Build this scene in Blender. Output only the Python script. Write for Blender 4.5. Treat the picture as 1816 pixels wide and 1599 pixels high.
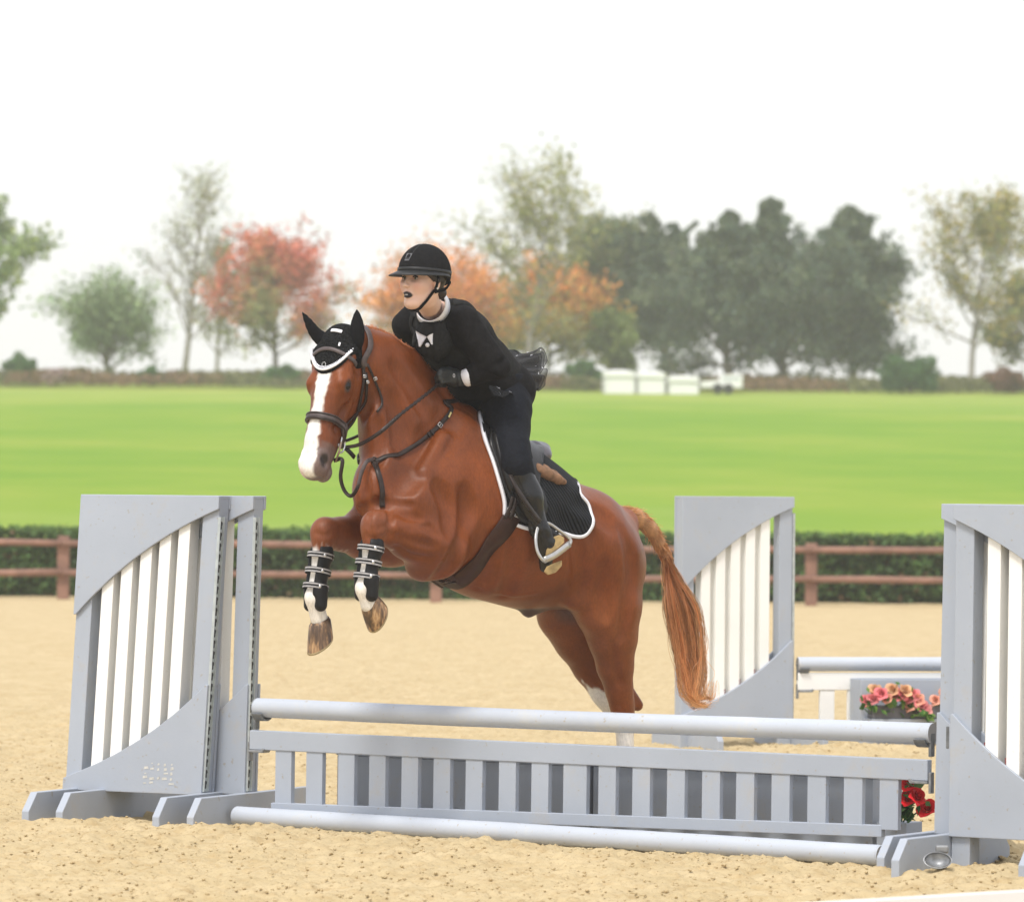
import bpy, bmesh, math, random
import numpy as np
from mathutils import Vector, Matrix, noise
from mathutils.bvhtree import BVHTree
for o in list(bpy.data.objects): bpy.data.objects.remove(o)
random.seed(7); RNG = np.random.default_rng(7)
R = math.radians
SC = bpy.context.scene; COL = SC.collection
# ------------------------------------------------------------ camera, sky, sun, exposure
FPX = 8740.0; CAMH = 1.60
PITCH = math.atan(55.5/FPX); ROLL = R(0.5)
CR = Matrix.Rotation(R(90)+PITCH, 3, 'X') @ Matrix.Rotation(ROLL, 3, 'Z')
cd = bpy.data.cameras.new('camera'); cam = bpy.data.objects.new('camera', cd); COL.objects.link(cam)
cam.matrix_world = Matrix.Translation((0, 0, CAMH)) @ CR.to_4x4()
cd.sensor_width = 36; cd.sensor_fit = 'HORIZONTAL'; cd.lens = 36*FPX/1816
cd.clip_start = 0.5; cd.clip_end = 6000
cd.dof.use_dof = True; cd.dof.focus_distance = 22.2; cd.dof.aperture_fstop = 5.0
SC.camera = cam
W = bpy.data.worlds.new('World'); SC.world = W; W.use_nodes = True
nt = W.node_tree; nt.nodes.clear()
SUN_EL, SUN_AZ = 60.0, -156.0     # sun high, behind the camera to its left (bearing from +Y, clockwise)
sky = nt.nodes.new('ShaderNodeTexSky'); sky.sky_type = 'NISHITA'; sky.sun_disc = False
sky.sun_elevation = R(SUN_EL); sky.sun_rotation = R(SUN_AZ); sky.air_density = 1.0; sky.dust_density = 3.0
bg1 = nt.nodes.new('ShaderNodeBackground'); bg1.inputs[1].default_value = 0.05
nt.links.new(sky.outputs[0], bg1.inputs[0])
bg2 = nt.nodes.new('ShaderNodeBackground'); bg2.inputs[0].default_value = (1.0, 0.985, 0.985, 1); bg2.inputs[1].default_value = 0.77
add = nt.nodes.new('ShaderNodeAddShader'); wo = nt.nodes.new('ShaderNodeOutputWorld')
nt.links.new(bg1.outputs[0], add.inputs[0]); nt.links.new(bg2.outputs[0], add.inputs[1]); nt.links.new(add.outputs[0], wo.inputs[0])
sd = bpy.data.lights.new('sun', 'SUN'); sd.energy = 2.3; sd.angle = R(14); sd.color = (1.0, 0.965, 0.91)
sun = bpy.data.objects.new('sun', sd); COL.objects.link(sun)
sv = Vector((math.sin(R(SUN_AZ))*math.cos(R(SUN_EL)), math.cos(R(SUN_AZ))*math.cos(R(SUN_EL)), math.sin(R(SUN_EL))))
sun.rotation_euler = sv.to_track_quat('Z', 'Y').to_euler(); sun.location = (-20, -20, 30)
SC.view_settings.view_transform = 'Standard'; SC.view_settings.look = 'None'
SC.view_settings.exposure = 0.26; SC.view_settings.gamma = 1
SC.cycles.use_denoising = True; SC.cycles.max_bounces = 8; SC.cycles.transparent_max_bounces = 24
SC.cycles.volume_bounces = 1
# ------------------------------------------------------------ pixel <-> world helpers
CP = Vector((0, 0, CAMH))
def ray(px, py): return (CR @ Vector(((px-908)/FPX, -(py-799.5)/FPX, -1))).normalized()
def P(px, py, Y):
    d = ray(px, py); return CP + d*(Y/d.y)
def G(px, py, z=0.0):
    d = ray(px, py); return CP + d*((z-CAMH)/d.z)
def to_px(p):
    c = CR.transposed() @ (Vector(p)-CP); return (908+FPX*c.x/-c.z, 799.5-FPX*c.y/-c.z)
def lerp(a, b, t): return a+(b-a)*t
def smooth(e0, e1, x):
    t = np.clip((x-e0)/(e1-e0), 0, 1); return t*t*(3-2*t)
def vnoise(x, y, s=1.0, seed=0):       # 2-D value noise on numpy arrays
    x = np.asarray(x)/s; y = np.asarray(y)/s
    xi = np.floor(x).astype(np.int64); yi = np.floor(y).astype(np.int64); fx = x-xi; fy = y-yi
    def h(a, b):
        n = (a*374761393+b*668265263+seed*1274126177) & 0xffffffff
        n = ((n ^ (n >> 13))*1103515245) & 0xffffffff; n = n ^ (n >> 16); return (n & 0xffff)/65535.0
    fx = fx*fx*(3-2*fx); fy = fy*fy*(3-2*fy)
    return lerp(lerp(h(xi, yi), h(xi+1, yi), fx), lerp(h(xi, yi+1), h(xi+1, yi+1), fx), fy)
# ------------------------------------------------------------ materials
MATS = {}
def nodemat(name):
    m = bpy.data.materials.new(name); m.use_nodes = True
    return m, m.node_tree, m.node_tree.nodes['Principled BSDF']
def ramp(nt, fac, stops):
    r = nt.nodes.new('ShaderNodeValToRGB'); cr = r.color_ramp
    while len(cr.elements) < len(stops): cr.elements.new(0.5)
    for e, (p, c) in zip(cr.elements, stops): e.position = p; e.color = (*c, 1) if len(c) == 3 else c
    nt.links.new(fac, r.inputs[0]); return r.outputs[0]
def texco(nt, scale=(1, 1, 1), kind='Object'):
    tc = nt.nodes.new('ShaderNodeTexCoord'); mp = nt.nodes.new('ShaderNodeMapping')
    mp.inputs['Scale'].default_value = scale; nt.links.new(tc.outputs[kind], mp.inputs[0]); return mp.outputs[0]
def nz(nt, vec, scale, detail=4, rough=.55):
    n = nt.nodes.new('ShaderNodeTexNoise'); n.inputs['Scale'].default_value = scale
    n.inputs['Detail'].default_value = detail; n.inputs['Roughness'].default_value = rough
    nt.links.new(vec, n.inputs['Vector']); return n.outputs['Fac']
def mixc(nt, fac, a, b, mode='MIX'):
    m = nt.nodes.new('ShaderNodeMix'); m.data_type = 'RGBA'; m.blend_type = mode
    for s, v in ((0, fac), (6, a), (7, b)):
        if hasattr(v, 'links'): nt.links.new(v, m.inputs[s])
        else: m.inputs[s].default_value = v if s == 0 else (*v, 1)
    return m.outputs[2]
def mth(nt, op, a, b=0.0):
    m = nt.nodes.new('ShaderNodeMath'); m.operation = op
    for i, v in enumerate((a, b)):
        if hasattr(v, 'links'): nt.links.new(v, m.inputs[i])
        else: m.inputs[i].default_value = v
    return m.outputs[0]
def bump(nt, b, h, strength=.3, dist=.01):
    n = nt.nodes.new('ShaderNodeBump'); n.inputs['Strength'].default_value = strength; n.inputs['Distance'].default_value = dist
    nt.links.new(h, n.inputs['Height']); nt.links.new(n.outputs[0], b.inputs['Normal'])
def simple(name, col, rough=.6, var=.15, scale=8, metal=0, bmp=.1, bscale=60, stretch=(1, 1, 1), spec=.5, bdist=.004):
    if name in MATS: return MATS[name]
    m, t, b = nodemat(name); v = texco(t, stretch)
    f = nz(t, v, scale, 5)
    dk = tuple(c*(1-var) for c in col); lt = tuple(min(1, c*(1+var)) for c in col)
    t.links.new(ramp(t, f, [(.3, dk), (.7, lt)]), b.inputs['Base Color'])
    b.inputs['Roughness'].default_value = rough; b.inputs['Metallic'].default_value = metal
    b.inputs['Specular IOR Level'].default_value = spec
    if bmp: bump(t, b, nz(t, v, bscale, 3), bmp, bdist)
    MATS[name] = m; return m
def paint(name, col, dirt=(.30, .24, .15), amt=.5, chip=(.42, .36, .26)):
    """outdoor wood paint: brush grain, scuffs, sand-dust stains"""
    if name in MATS: return MATS[name]
    m, t, b = nodemat(name); v = texco(t); oi = t.nodes.new('ShaderNodeObjectInfo')
    va = t.nodes.new('ShaderNodeVectorMath'); va.operation = 'ADD'; t.links.new(v, va.inputs[0]); t.links.new(oi.outputs['Location'], va.inputs[1]); v = va.outputs[0]
    base = ramp(t, nz(t, v, 2.5, 4), [(.25, tuple(c*.92 for c in col)), (.75, tuple(min(1, c*1.05) for c in col))])
    st = ramp(t, nz(t, v, 5.0, 9, .72), [(.55, (0, 0, 0)), (.72, (1, 1, 1))])
    c1 = mixc(t, mth(t, 'MULTIPLY', st, amt*.45), base, chip)
    sp = ramp(t, nz(t, v, 42, 3, .6), [(.66, (0, 0, 0)), (.71, (1, 1, 1))])
    c2 = mixc(t, mth(t, 'MULTIPLY', sp, amt*.7), c1, dirt)
    t.links.new(c2, b.inputs['Base Color']); b.inputs['Roughness'].default_value = .5
    b.inputs['Specular IOR Level'].default_value = .35
    gv = texco(t, (60, 60, 60)); bump(t, b, nz(t, gv, 1.5, 4), .12, .003)
    MATS[name] = m; return m
# ------------------------------------------------------------ mesh collector
class MB:
    def __init__(s): s.v = []; s.f = []; s.m = []; s.mats = []
    def mi(s, mat):
        if mat is None: return 0
        if mat not in s.mats: s.mats.append(mat)
        return s.mats.index(mat)
    def add(s, vs, fs, mat=None):
        n = len(s.v); s.v += [tuple(v) for v in vs]; s.f += [tuple(i+n for i in f) for f in fs]; s.m += [s.mi(mat)]*len(fs)
    def box(s, a, b, mat=None, M=None):
        x0, y0, z0 = a; x1, y1, z1 = b
        vs = [Vector(p) for p in ((x0,y0,z0),(x1,y0,z0),(x1,y1,z0),(x0,y1,z0),(x0,y0,z1),(x1,y0,z1),(x1,y1,z1),(x0,y1,z1))]
        if M: vs = [M @ v for v in vs]
        s.add(vs, [(0,3,2,1),(4,5,6,7),(0,1,5,4),(1,2,6,5),(2,3,7,6),(3,0,4,7)], mat)
    def prism(s, poly, y0, y1, mat=None, M=None):     # polygon in (x,z), thickness along y
        n = len(poly); vs = [Vector((x, y0, z)) for x, z in poly]+[Vector((x, y1, z)) for x, z in poly]
        if M: vs = [M @ v for v in vs]
        s.add(vs, [tuple(range(n)), tuple(range(2*n-1, n-1, -1))]+[(i, i+n, (i+1) % n+n, (i+1) % n) for i in range(n)], mat)
    def tube(s, pts, rad, n=10, mat=None, caps=True, flat=1.0, up=None):
        pts = [Vector(p) for p in pts]; k = len(pts)
        if not hasattr(rad, '__len__'): rad = [rad]*k
        vs = []; ref = Vector(up) if up else None
        for i, p in enumerate(pts):
            t = (pts[min(i+1, k-1)]-pts[max(i-1, 0)])
            if t.length < 1e-9: t = Vector((0, 0, 1))
            t.normalize()
            if ref is None: ref = t.orthogonal()
            u = ref-t*ref.dot(t)
            if u.length < 1e-6: u = t.orthogonal()
            u.normalize(); ref = u if up is None else ref; w = t.cross(u)
            for j in range(n):
                a = 2*math.pi*j/n; vs.append(p+u*(math.cos(a)*rad[i]*flat)+w*(math.sin(a)*rad[i]))
        fs = [(i*n+j, i*n+(j+1) % n, (i+1)*n+(j+1) % n, (i+1)*n+j) for i in range(k-1) for j in range(n)]
        if caps: fs += [tuple(range(n-1, -1, -1)), tuple((k-1)*n+j for j in range(n))]
        s.add(vs, fs, mat)
    def ball(s, c, r, mat=None, nu=12, nv=8, M=None):
        c = Vector(c); r = r if hasattr(r, '__len__') else (r, r, r); vs = []
        for i in range(nv+1):
            th = math.pi*i/nv
            for j in range(nu):
                a = 2*math.pi*j/nu; v = Vector((r[0]*math.sin(th)*math.cos(a), r[1]*math.sin(th)*math.sin(a), r[2]*math.cos(th)))
                if M: v = M @ v
                vs.append(c+v)
        fs = [(i*nu+j, (i+1)*nu+j, (i+1)*nu+(j+1) % nu, i*nu+(j+1) % nu) for i in range(nv) for j in range(nu)]
        s.add(vs, fs, mat)
    def build(s, name, mat=None, parent=None, smooth=False, bevel=0, world=True):
        me = bpy.data.meshes.new(name); vs = s.v
        if parent is not None and world:
            inv = wm(parent).inverted(); vs = [inv @ Vector(v) for v in vs]
        me.from_pydata([tuple(v) for v in vs], [], s.f)
        ms = s.mats or [mat]
        for m in ms: me.materials.append(m)
        if s.mats: me.polygons.foreach_set('material_index', s.m)
        if smooth: me.polygons.foreach_set('use_smooth', [True]*len(me.polygons))
        me.validate(); me.update()
        o = bpy.data.objects.new(name, me); COL.objects.link(o)
        if parent is not None: o.parent = parent
        if bevel:
            b = o.modifiers.new('bevel', 'BEVEL'); b.width = bevel; b.segments = 2; b.limit_method = 'ANGLE'
        return o
def wm(o):
    m = Matrix.LocRotScale(o.location, o.rotation_euler, o.scale)
    return wm(o.parent) @ m if o.parent else m
def mesh_np(name, v, f, mat, parent=None, smooth=True, colors=None):
    v = np.asarray(v, dtype=np.float64)
    if parent is not None:
        inv = np.array(wm(parent).inverted()); v = v @ inv[:3, :3].T + inv[:3, 3]
    me = bpy.data.meshes.new(name); f = np.asarray(f, dtype=np.int32); k = f.shape[1]
    me.vertices.add(len(v)); me.vertices.foreach_set('co', v.ravel())
    me.loops.add(f.size); me.loops.foreach_set('vertex_index', f.ravel())
    me.polygons.add(len(f)); me.polygons.foreach_set('loop_start', np.arange(0, f.size, k, dtype=np.int32))
    me.polygons.foreach_set('use_smooth', np.full(len(f), smooth))
    me.update(calc_edges=True); me.validate()
    if mat: me.materials.append(mat)
    if colors is not None:
        ca = me.color_attributes.new('col', 'FLOAT_COLOR', 'POINT')
        ca.data.foreach_set('color', np.c_[colors, np.ones(len(colors))].ravel().astype(np.float32))
    o = bpy.data.objects.new(name, me); COL.objects.link(o)
    if parent is not None: o.parent = parent
    return o
def tag(o, label=None, cat=None, group=None, kind=None):
    for k, v in (('label', label), ('category', cat), ('group', group), ('kind', kind)):
        if v: o[k] = v
    return o
def empty(name, loc, label=None, cat=None, group=None, rz=0):
    e = bpy.data.objects.new(name, None); COL.objects.link(e); e.location = loc; e.rotation_euler = (0, 0, rz)
    e.empty_display_size = .1
    return tag(e, label, cat, group)
def copy_tree(o, parent=None):
    c = o.copy(); COL.objects.link(c); c.parent = parent
    for ch in list(o.children): copy_tree(ch, c)
    return c
def catmull(pts, n):
    pts = [Vector(p) for p in pts]; q = [pts[0]*2-pts[1]]+pts+[pts[-1]*2-pts[-2]]; out = []
    m = len(pts)-1
    for i in range(n):
        u = i/(n-1)*m; k = min(int(u), m-1); t = u-k; a, b, c, d = q[k:k+4]
        out.append(.5*((2*b)+(c-a)*t+(2*a-5*b+4*c-d)*t*t+(3*b-a-3*c+d)*t**3))
    return out
# ============================================================ SETTING
LAWN0, RIDGE = 68.6, 205.0
def lawn_z(Y):   # terrain height along the view
    t = np.clip((np.asarray(Y)-LAWN0)/(RIDGE-LAWN0), 0, 1.0)
    z = 0.62 + 5.12*(t**1.0)
    over = np.clip((np.asarray(Y)-RIDGE)/40, 0, 1)
    return z - over*over*1.5
# ---- arena sand: one sheet to the fence
def sand_material():
    m, t, b = nodemat('sand'); v = texco(t)
    lo = nz(t, v, 2.2, 5, .6); mid = nz(t, v, 9, 6, .65); fine = nz(t, v, 48, 5, .75)
    c = ramp(t, lo, [(.3, (.475, .375, .212)), (.7, (.56, .45, .27))])
    c = mixc(t, mth(t, 'MULTIPLY', ramp(t, mid, [(.48, (0, 0, 0)), (.68, (1, 1, 1))]), .55), c, (.38, .26, .12))
    sp = ramp(t, fine, [(.56, (0, 0, 0)), (.68, (1, 1, 1))])
    c = mixc(t, mth(t, 'MULTIPLY', sp, .70), c, (.22, .15, .075))
    sp2 = ramp(t, nz(t, v, 110, 3, .6), [(.66, (0, 0, 0)), (.74, (1, 1, 1))])
    c = mixc(t, mth(t, 'MULTIPLY', sp2, .4), c, (.74, .60, .40))
    t.links.new(c, b.inputs['Base Color']); b.inputs['Roughness'].default_value = .95; b.inputs['Specular IOR Level'].default_value = .1
    bump(t, b, mth(t, 'ADD', mth(t, 'MULTIPLY', mid, 1.0), mth(t, 'MULTIPLY', fine, .5)), .7, .02)
    return m
ys = np.concatenate([np.arange(12, 18.5, .12), np.arange(18.5, 26, .016), np.arange(26, 34, .035), np.arange(34, 50, .12), np.arange(50, 68.4, .5), [68.4]])
def xs_for(): return np.concatenate([np.arange(-14, -3.4, .25), np.arange(-3.4, 3.4, .018), np.arange(3.4, 14.1, .25)])
xs = xs_for(); X, Y = np.meshgrid(xs, ys)
amp = smooth(70, 24, Y)*.6+.4
Z = ((vnoise(X, Y, .35, 1)-.5)*.014 + (vnoise(X, Y, .12, 2)-.5)*.012 + (vnoise(X, Y, .05, 3)-.5)*.022 + (vnoise(X, Y, .03, 4)-.5)*.026)*amp
Z += -.012
# hoof-churned pits
for _ in range(260):
    cx, cy = RNG.uniform(-3.2, 3.2), RNG.uniform(19, 34); rr = RNG.uniform(.05, .11)
    ix = np.searchsorted(xs, [cx-.3, cx+.3]); iy = np.searchsorted(ys, [cy-.3, cy+.3])
    sx = X[iy[0]:iy[1], ix[0]:ix[1]]; sy = Y[iy[0]:iy[1], ix[0]:ix[1]]
    d = np.hypot(sx-cx, (sy-cy))/rr
    Z[iy[0]:iy[1], ix[0]:ix[1]] += -.022*np.exp(-d*d) + .012*np.exp(-((d-1.4)/.5)**2)
# mounds heaped against the standards' feet and the ground pole
for (px, py, r_, h_) in ((60,1462,.25,.02),(180,1462,.3,.02),(330,1474,.3,.02),(430,1476,.4,.025),(620,1490,.5,.02),(820,1504,.5,.02),(1050,1518,.5,.015),(1300,1530,.5,.015),(1720,1545,.18,.035),(1800,1515,.25,.05),(1450,1330,.4,.03),(1600,1330,.5,.03)):
    g = G(px, py); d2 = ((X-g.x)/r_)**2+((Y-g.y)/(r_*.8))**2
    Z += h_*np.exp(-d2)*(.5+vnoise(X, Y, .06, 5))
nx, ny = len(xs), len(ys); idx = np.arange(nx*ny).reshape(ny, nx)
F = np.stack([idx[:-1, :-1], idx[:-1, 1:], idx[1:, 1:], idx[1:, :-1]], -1).reshape(-1, 4)
SAND = sand_material()
tag(mesh_np('arena_sand', np.stack([X, Y, Z], -1).reshape(-1, 3), F, SAND), kind='structure')
# loose clods on the near sand
nC = 8000; vs = []; fs = []
ico = [Vector(v) for v in ((0,0,1),(.89,0,.45),(.28,.85,.45),(-.72,.53,.45),(-.72,-.53,.45),(.28,-.85,.45),(.72,.53,-.45),(-.28,.85,-.45),(-.89,0,-.45),(-.28,-.85,-.45),(.72,-.53,-.45),(0,0,-1))]
icf = [(0,1,2),(0,2,3),(0,3,4),(0,4,5),(0,5,1),(1,6,2),(2,7,3),(3,8,4),(4,9,5),(5,10,1),(2,6,7),(3,7,8),(4,8,9),(5,9,10),(1,10,6),(6,11,7),(7,11,8),(8,11,9),(9,11,10),(10,11,6)]
for i in range(nC):
    y = 18.5+(i/nC)**1.3*12; x = RNG.uniform(-.115, .115)*y
    if i < 260: y = RNG.uniform(20.6, 21.4); x = RNG.normal(2.12, .12) if i < 170 else RNG.uniform(-2.6, 2.2)
    j = np.searchsorted(ys, y); k = min(np.searchsorted(xs, x), nx-1); z = Z[min(j, ny-1), k]
    s = RNG.uniform(.003, .0095)*(1.3 if i < 170 else 1); n0 = len(vs)
    for v in ico: vs.append((x+v.x*s*RNG.uniform(.7, 1.3), y+v.y*s*RNG.uniform(.7, 1.3), z+.002+v.z*s*RNG.uniform(.5, .9)))
    fs += [tuple(a+n0 for a in f) for f in icf]
tag(mesh_np('sand_clods', vs, fs, SAND, smooth=False), kind='stuff')
# ---- ground beyond, to the horizon
mb = MB(); mb.add([(-900, 8, -.12), (900, 8, -.12), (900, 5200, -.12), (-900, 5200, -.12)], [(0, 1, 2, 3)])
tag(mb.build('ground', simple('far_ground', (.16, .2, .08), .9)), kind='structure')
# ---- lawn
def lawn_material():
    m, t, b = nodemat('lawn'); v = texco(t); v2 = texco(t, (.14, .10, 1))
    a = nz(t, v2, 1.0, 4, .6); f = nz(t, v, 3.0, 5, .7)
    c = ramp(t, a, [(.28, (.135, .265, .015)), (.46, (.165, .285, .017)), (.60, (.215, .31, .026)), (.76, (.28, .33, .045))])
    c = mixc(t, mth(t, 'MULTIPLY', f, .35), c, (.12, .235, .012))
    # dry worn strip along the hedge and a paler, drier crest
    g = t.nodes.new('ShaderNodeSeparateXYZ'); t.links.new(texco(t), g.inputs[0])
    ny = mth(t, 'ADD', g.outputs['Y'], mth(t, 'MULTIPLY', nz(t, v2, 2.0, 3), 26.0))
    dry = ramp(t, mth(t, 'DIVIDE', mth(t, 'SUBTRACT', ny, 79.0), 140.0), [(0, (.6,)*3), (.05, (.35,)*3), (.12, (0,)*3), (.62, (0,)*3), (.9, (.42,)*3)])
    c = mixc(t, dry, c, (.40, .41, .12))
    t.links.new(c, b.inputs['Base Color']); b.inputs['Roughness'].default_value = .9; b.inputs['Specular IOR Level'].default_value = .15
    bump(t, b, nz(t, v, 6, 5, .7), .5, .05); return m
ly = np.concatenate([[68.0], np.linspace(LAWN0, 90, 14), np.linspace(93, 300, 60)]); lx = np.linspace(-60, 60, 50)
X, Y = np.meshgrid(lx, ly); Zl = lawn_z(Y)+(vnoise(X, Y, 22, 9)-.5)*.35*smooth(70, 120, Y); Zl[0] = -.2
idx = np.arange(X.size).reshape(X.shape); F = np.stack([idx[:-1, :-1], idx[:-1, 1:], idx[1:, 1:], idx[1:, :-1]], -1).reshape(-1, 4)
tag(mesh_np('lawn', np.stack([X, Y, Zl], -1).reshape(-1, 3), F, lawn_material()), kind='structure')
# ---- leaves
def leaf_material(name, cols, rough=.6, trans=.25):
    if name in MATS: return MATS[name]
    m, t, b = nodemat(name); at = t.nodes.new('ShaderNodeAttribute'); at.attribute_name = 'col'
    t.links.new(at.outputs['Color'], b.inputs['Base Color']); b.inputs['Roughness'].default_value = rough
    b.inputs['Specular IOR Level'].default_value = .25
    tr = t.nodes.new('ShaderNodeBsdfTranslucent'); t.links.new(at.outputs['Color'], tr.inputs[0])
    mx = t.nodes.new('ShaderNodeMixShader'); mx.inputs[0].default_value = trans
    t.links.new(b.outputs[0], mx.inputs[1]); t.links.new(tr.outputs[0], mx.inputs[2]); t.links.new(mx.outputs[0], t.nodes['Material Output'].inputs[0])
    MATS[name] = m; return m
LEAF = leaf_material('leaf', None)
def leaf_cloud(pts, size, cols, rng, thin=1.0):
    """leaf-shaped quads at pts; cols (n,3)"""
    n = len(pts); a = rng.normal(size=(n, 3)); a /= np.linalg.norm(a, axis=1)[:, None]
    b = rng.normal(size=(n, 3)); b -= a*(a*b).sum(1)[:, None]; b /= np.linalg.norm(b, axis=1)[:, None]
    s = size*rng.uniform(.6, 1.4, (n, 1)); a = a*s*.5; b = b*s*.32*thin
    v = np.stack([pts-a, pts+b, pts+a, pts-b], 1).reshape(-1, 3)
    return v, np.arange(4*n).reshape(n, 4), np.repeat(cols, 4, 0)
BARK = simple('bark', (.16, .13, .10), .9, .35, 6, bmp=.5, bscale=12, bdist=.03)
BARKP = simple('bark_pale', (.30, .27, .23), .9, .3, 6, bmp=.4, bscale=12, bdist=.03)
# ---- clipped hedge behind the fence
rng = np.random.default_rng(3)
HY0, HY1, HZ = 67.5, 68.5, .88
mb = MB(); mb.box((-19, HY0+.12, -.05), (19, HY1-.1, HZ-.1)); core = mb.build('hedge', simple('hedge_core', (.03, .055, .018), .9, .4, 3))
tag(core, 'long clipped dark green hedge behind the brown rail fence', 'hedge')
n = 104000; face = rng.random(n)
px_ = rng.uniform(-19, 19, n); top = face < .22
py_ = np.where(top, rng.uniform(HY0, HY1, n), HY0+rng.normal(0, .05, n)); pz_ = np.where(top, HZ+rng.normal(0, .025, n), rng.uniform(0, HZ, n))
cl = vnoise(px_, pz_*2+py_*.0, .35, 4)
py_ -= (cl-.5)*.12
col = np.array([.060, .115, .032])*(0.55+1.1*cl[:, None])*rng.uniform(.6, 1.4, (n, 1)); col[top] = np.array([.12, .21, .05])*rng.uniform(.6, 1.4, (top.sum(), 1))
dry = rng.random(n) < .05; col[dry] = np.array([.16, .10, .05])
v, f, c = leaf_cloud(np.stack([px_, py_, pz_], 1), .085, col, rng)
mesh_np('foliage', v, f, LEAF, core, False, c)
# ---- brown rail fence
RUST = simple('fence_wood', (.25, .135, .095), .75, .3, 4, bmp=.3, bscale=30, stretch=(1, 1, 1))
fe = empty('rail_fence', (0, 66, 0), 'reddish brown wooden fence with two round rails in front of the hedge', 'fence')
posts = [-1877, -1214, -551, 112, 773, 1438, 2103, 2768, 3433]
pp = []
for px in posts:
    base = P(px, 1067+(px-773)*.0087, 65.8); pp.append(base.x)
    mb = MB(); mb.box((base.x-.078, 65.72, -.1), (base.x+.078, 65.88, .83+rng.uniform(-.01, .01)))
    mb.build('post', RUST, fe, bevel=.015)
for k in range(len(pp)-1):
    for nm, zc in (('rail', .735), ('rail', .345)):
        mb = MB(); n_ = 8; dz = rng.normal(0, .012); pts = [(lerp(pp[k], pp[k+1], i/(n_-1)), 65.68+.0*i, zc+dz*math.sin(i/(n_-1)*3.14)+rng.normal(0, .004)) for i in range(n_)]
        mb.tube(pts, [.045+rng.normal(0, .002) for _ in pts], 10); mb.build(nm, RUST, fe, smooth=True)
# ============================================================ TREES
def limb_path(p0, d, L, n, rng, up=.15, wob=.25):
    pts = [Vector(p0)]; d = Vector(d).normalized()
    for i in range(n):
        d = (d+Vector(rng.normal(0, wob/n**.5, 3))+Vector((0, 0, up/n))).normalized(); pts.append(pts[-1]+d*(L/n))
    return pts
def grow(base, H, spread, rng, r0, nl=9, first=.25, up=.35, sub=5, ang=55, shape=None, trunks=1):
    """returns wood MB pieces and leaf anchor points"""
    trunk = MB(); limbs = MB(); anchors = []
    for tk in range(trunks):
        d0 = Vector((rng.normal(0, .05+.12*(trunks > 1)), rng.normal(0, .05), 1))
        tp = limb_path(base, d0, H*.84, 12, rng, .3, .12)
        trunk.tube(tp, [r0*(1-.9*i/12)+.01 for i in range(13)], 8)
        for k in range(nl):
            t = first+(1-first)*((k+rng.random()*.8)/nl); t = min(t, .97); i = t*12; a = int(i); p = tp[a].lerp(tp[min(a+1, 12)], i-a)
            az = k*2.4+rng.uniform(-.4, .4); el = R(90-ang*rng.uniform(.7, 1.2)*(1-.35*t))
            prof = shape(t) if shape else (1-(abs(t-.5)*1.5)**2)
            L = spread*.88*max(.045, prof)*rng.uniform(.75, 1.15)
            dr = Vector((math.cos(az)*math.cos(el), math.sin(az)*math.cos(el), math.sin(el)))
            lp = limb_path(p, dr, L, 7, rng, up, .35); rl = r0*(1-t*.85)*.45+.008
            limbs.tube(lp, [rl*(1-.85*j/7)+.004 for j in range(8)], 6)
            for q in range(sub):
                u = rng.uniform(.25, 1.0)*7; a2 = min(int(u), 6); sp = lp[a2].lerp(lp[a2+1], u-a2)
                dd = (lp[a2+1]-lp[a2]).normalized()+Vector(rng.normal(0, .7, 3)); sl = L*rng.uniform(.25, .5)
                s2 = limb_path(sp, dd, sl, 4, rng, up, .4); limbs.tube(s2, [rl*.40*(1-.8*j/4)+.006 for j in range(5)], 4)
                anchors += s2[1:]
            anchors += lp[3:]
    return trunk, limbs, anchors
def tree(name, px, base_y, top_y, half, Yd, label, cols, seed, dens=1.0, leaf=.22, nl=12, first=.25, up=.35, ang=60, shape=None, r0=None, clump=.38, sub=6, trunks=1, bark=None, group=None, tint=None):
    rng = np.random.default_rng(seed); base = P(px, base_y, Yd); base.z = float(lawn_z(Yd))-.1
    top = P(px, top_y, Yd); H = top.z-base.z; spread = half/FPX*Yd
    e = empty(name, base, label, 'tree', group or 'trees along the top of the lawn')
    tr, li, an = grow(base, H, spread, rng, r0 or H*.022, nl, first, up, sub, ang, shape, trunks)
    tk = tr.build('trunk', bark or BARK, e, True); li.build('limbs', bark or BARK, e, True)
    an = np.array([tuple(a) for a in an]); per = max(2, int(26*dens)); n = len(an)*per
    keep = rng.random(len(an)) < (1 if dens > .5 else .55+dens*.6)
    an = an[keep]; cen = np.repeat(an, per, 0); n = len(cen)
    g_ = rng.normal(0, 1, (n, 3)); g_ /= np.maximum(1, np.linalg.norm(g_, axis=1)/2.1)[:, None]
    hf_ = np.clip((cen[:, 2:3]-base.z)/H, 0, 1); loc_ = np.clip(1.25-1.15*hf_, .16, 1)*rng.uniform(.7, 1.3, (n, 1)) if name in ('evergreen_tree', 'dark_tree') else 1.0
    pts = cen+g_*(clump*spread*(.17 if dens < .55 else .24)+.05)*loc_*np.array([1, 1, .75])
    tone = np.repeat(rng.uniform(.6, 1.45, (len(an), 1)), per, 0)*rng.uniform(.75, 1.3, (n, 1))
    ck = np.repeat(rng.random(len(an)), per)+rng.normal(0, .12, n); cols = np.array(cols)
    if tint is not None: ck = tint(pts, base, H, spread)+rng.normal(0, .16, n)
    ci = np.clip((ck*len(cols)).astype(int), 0, len(cols)-1)
    v, f, c = leaf_cloud(pts, leaf, cols[ci]*tone, rng)
    mesh_np('crown', v, f, LEAF, e, False, c); return e
GY = [(.20, .22, .06), (.26, .25, .07), (.16, .20, .06)]
YG = [(.30, .30, .09), (.38, .33, .11), (.24, .27, .09)]
DK = [(.085, .125, .085), (.105, .145, .090), (.15, .18, .10)]
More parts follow.
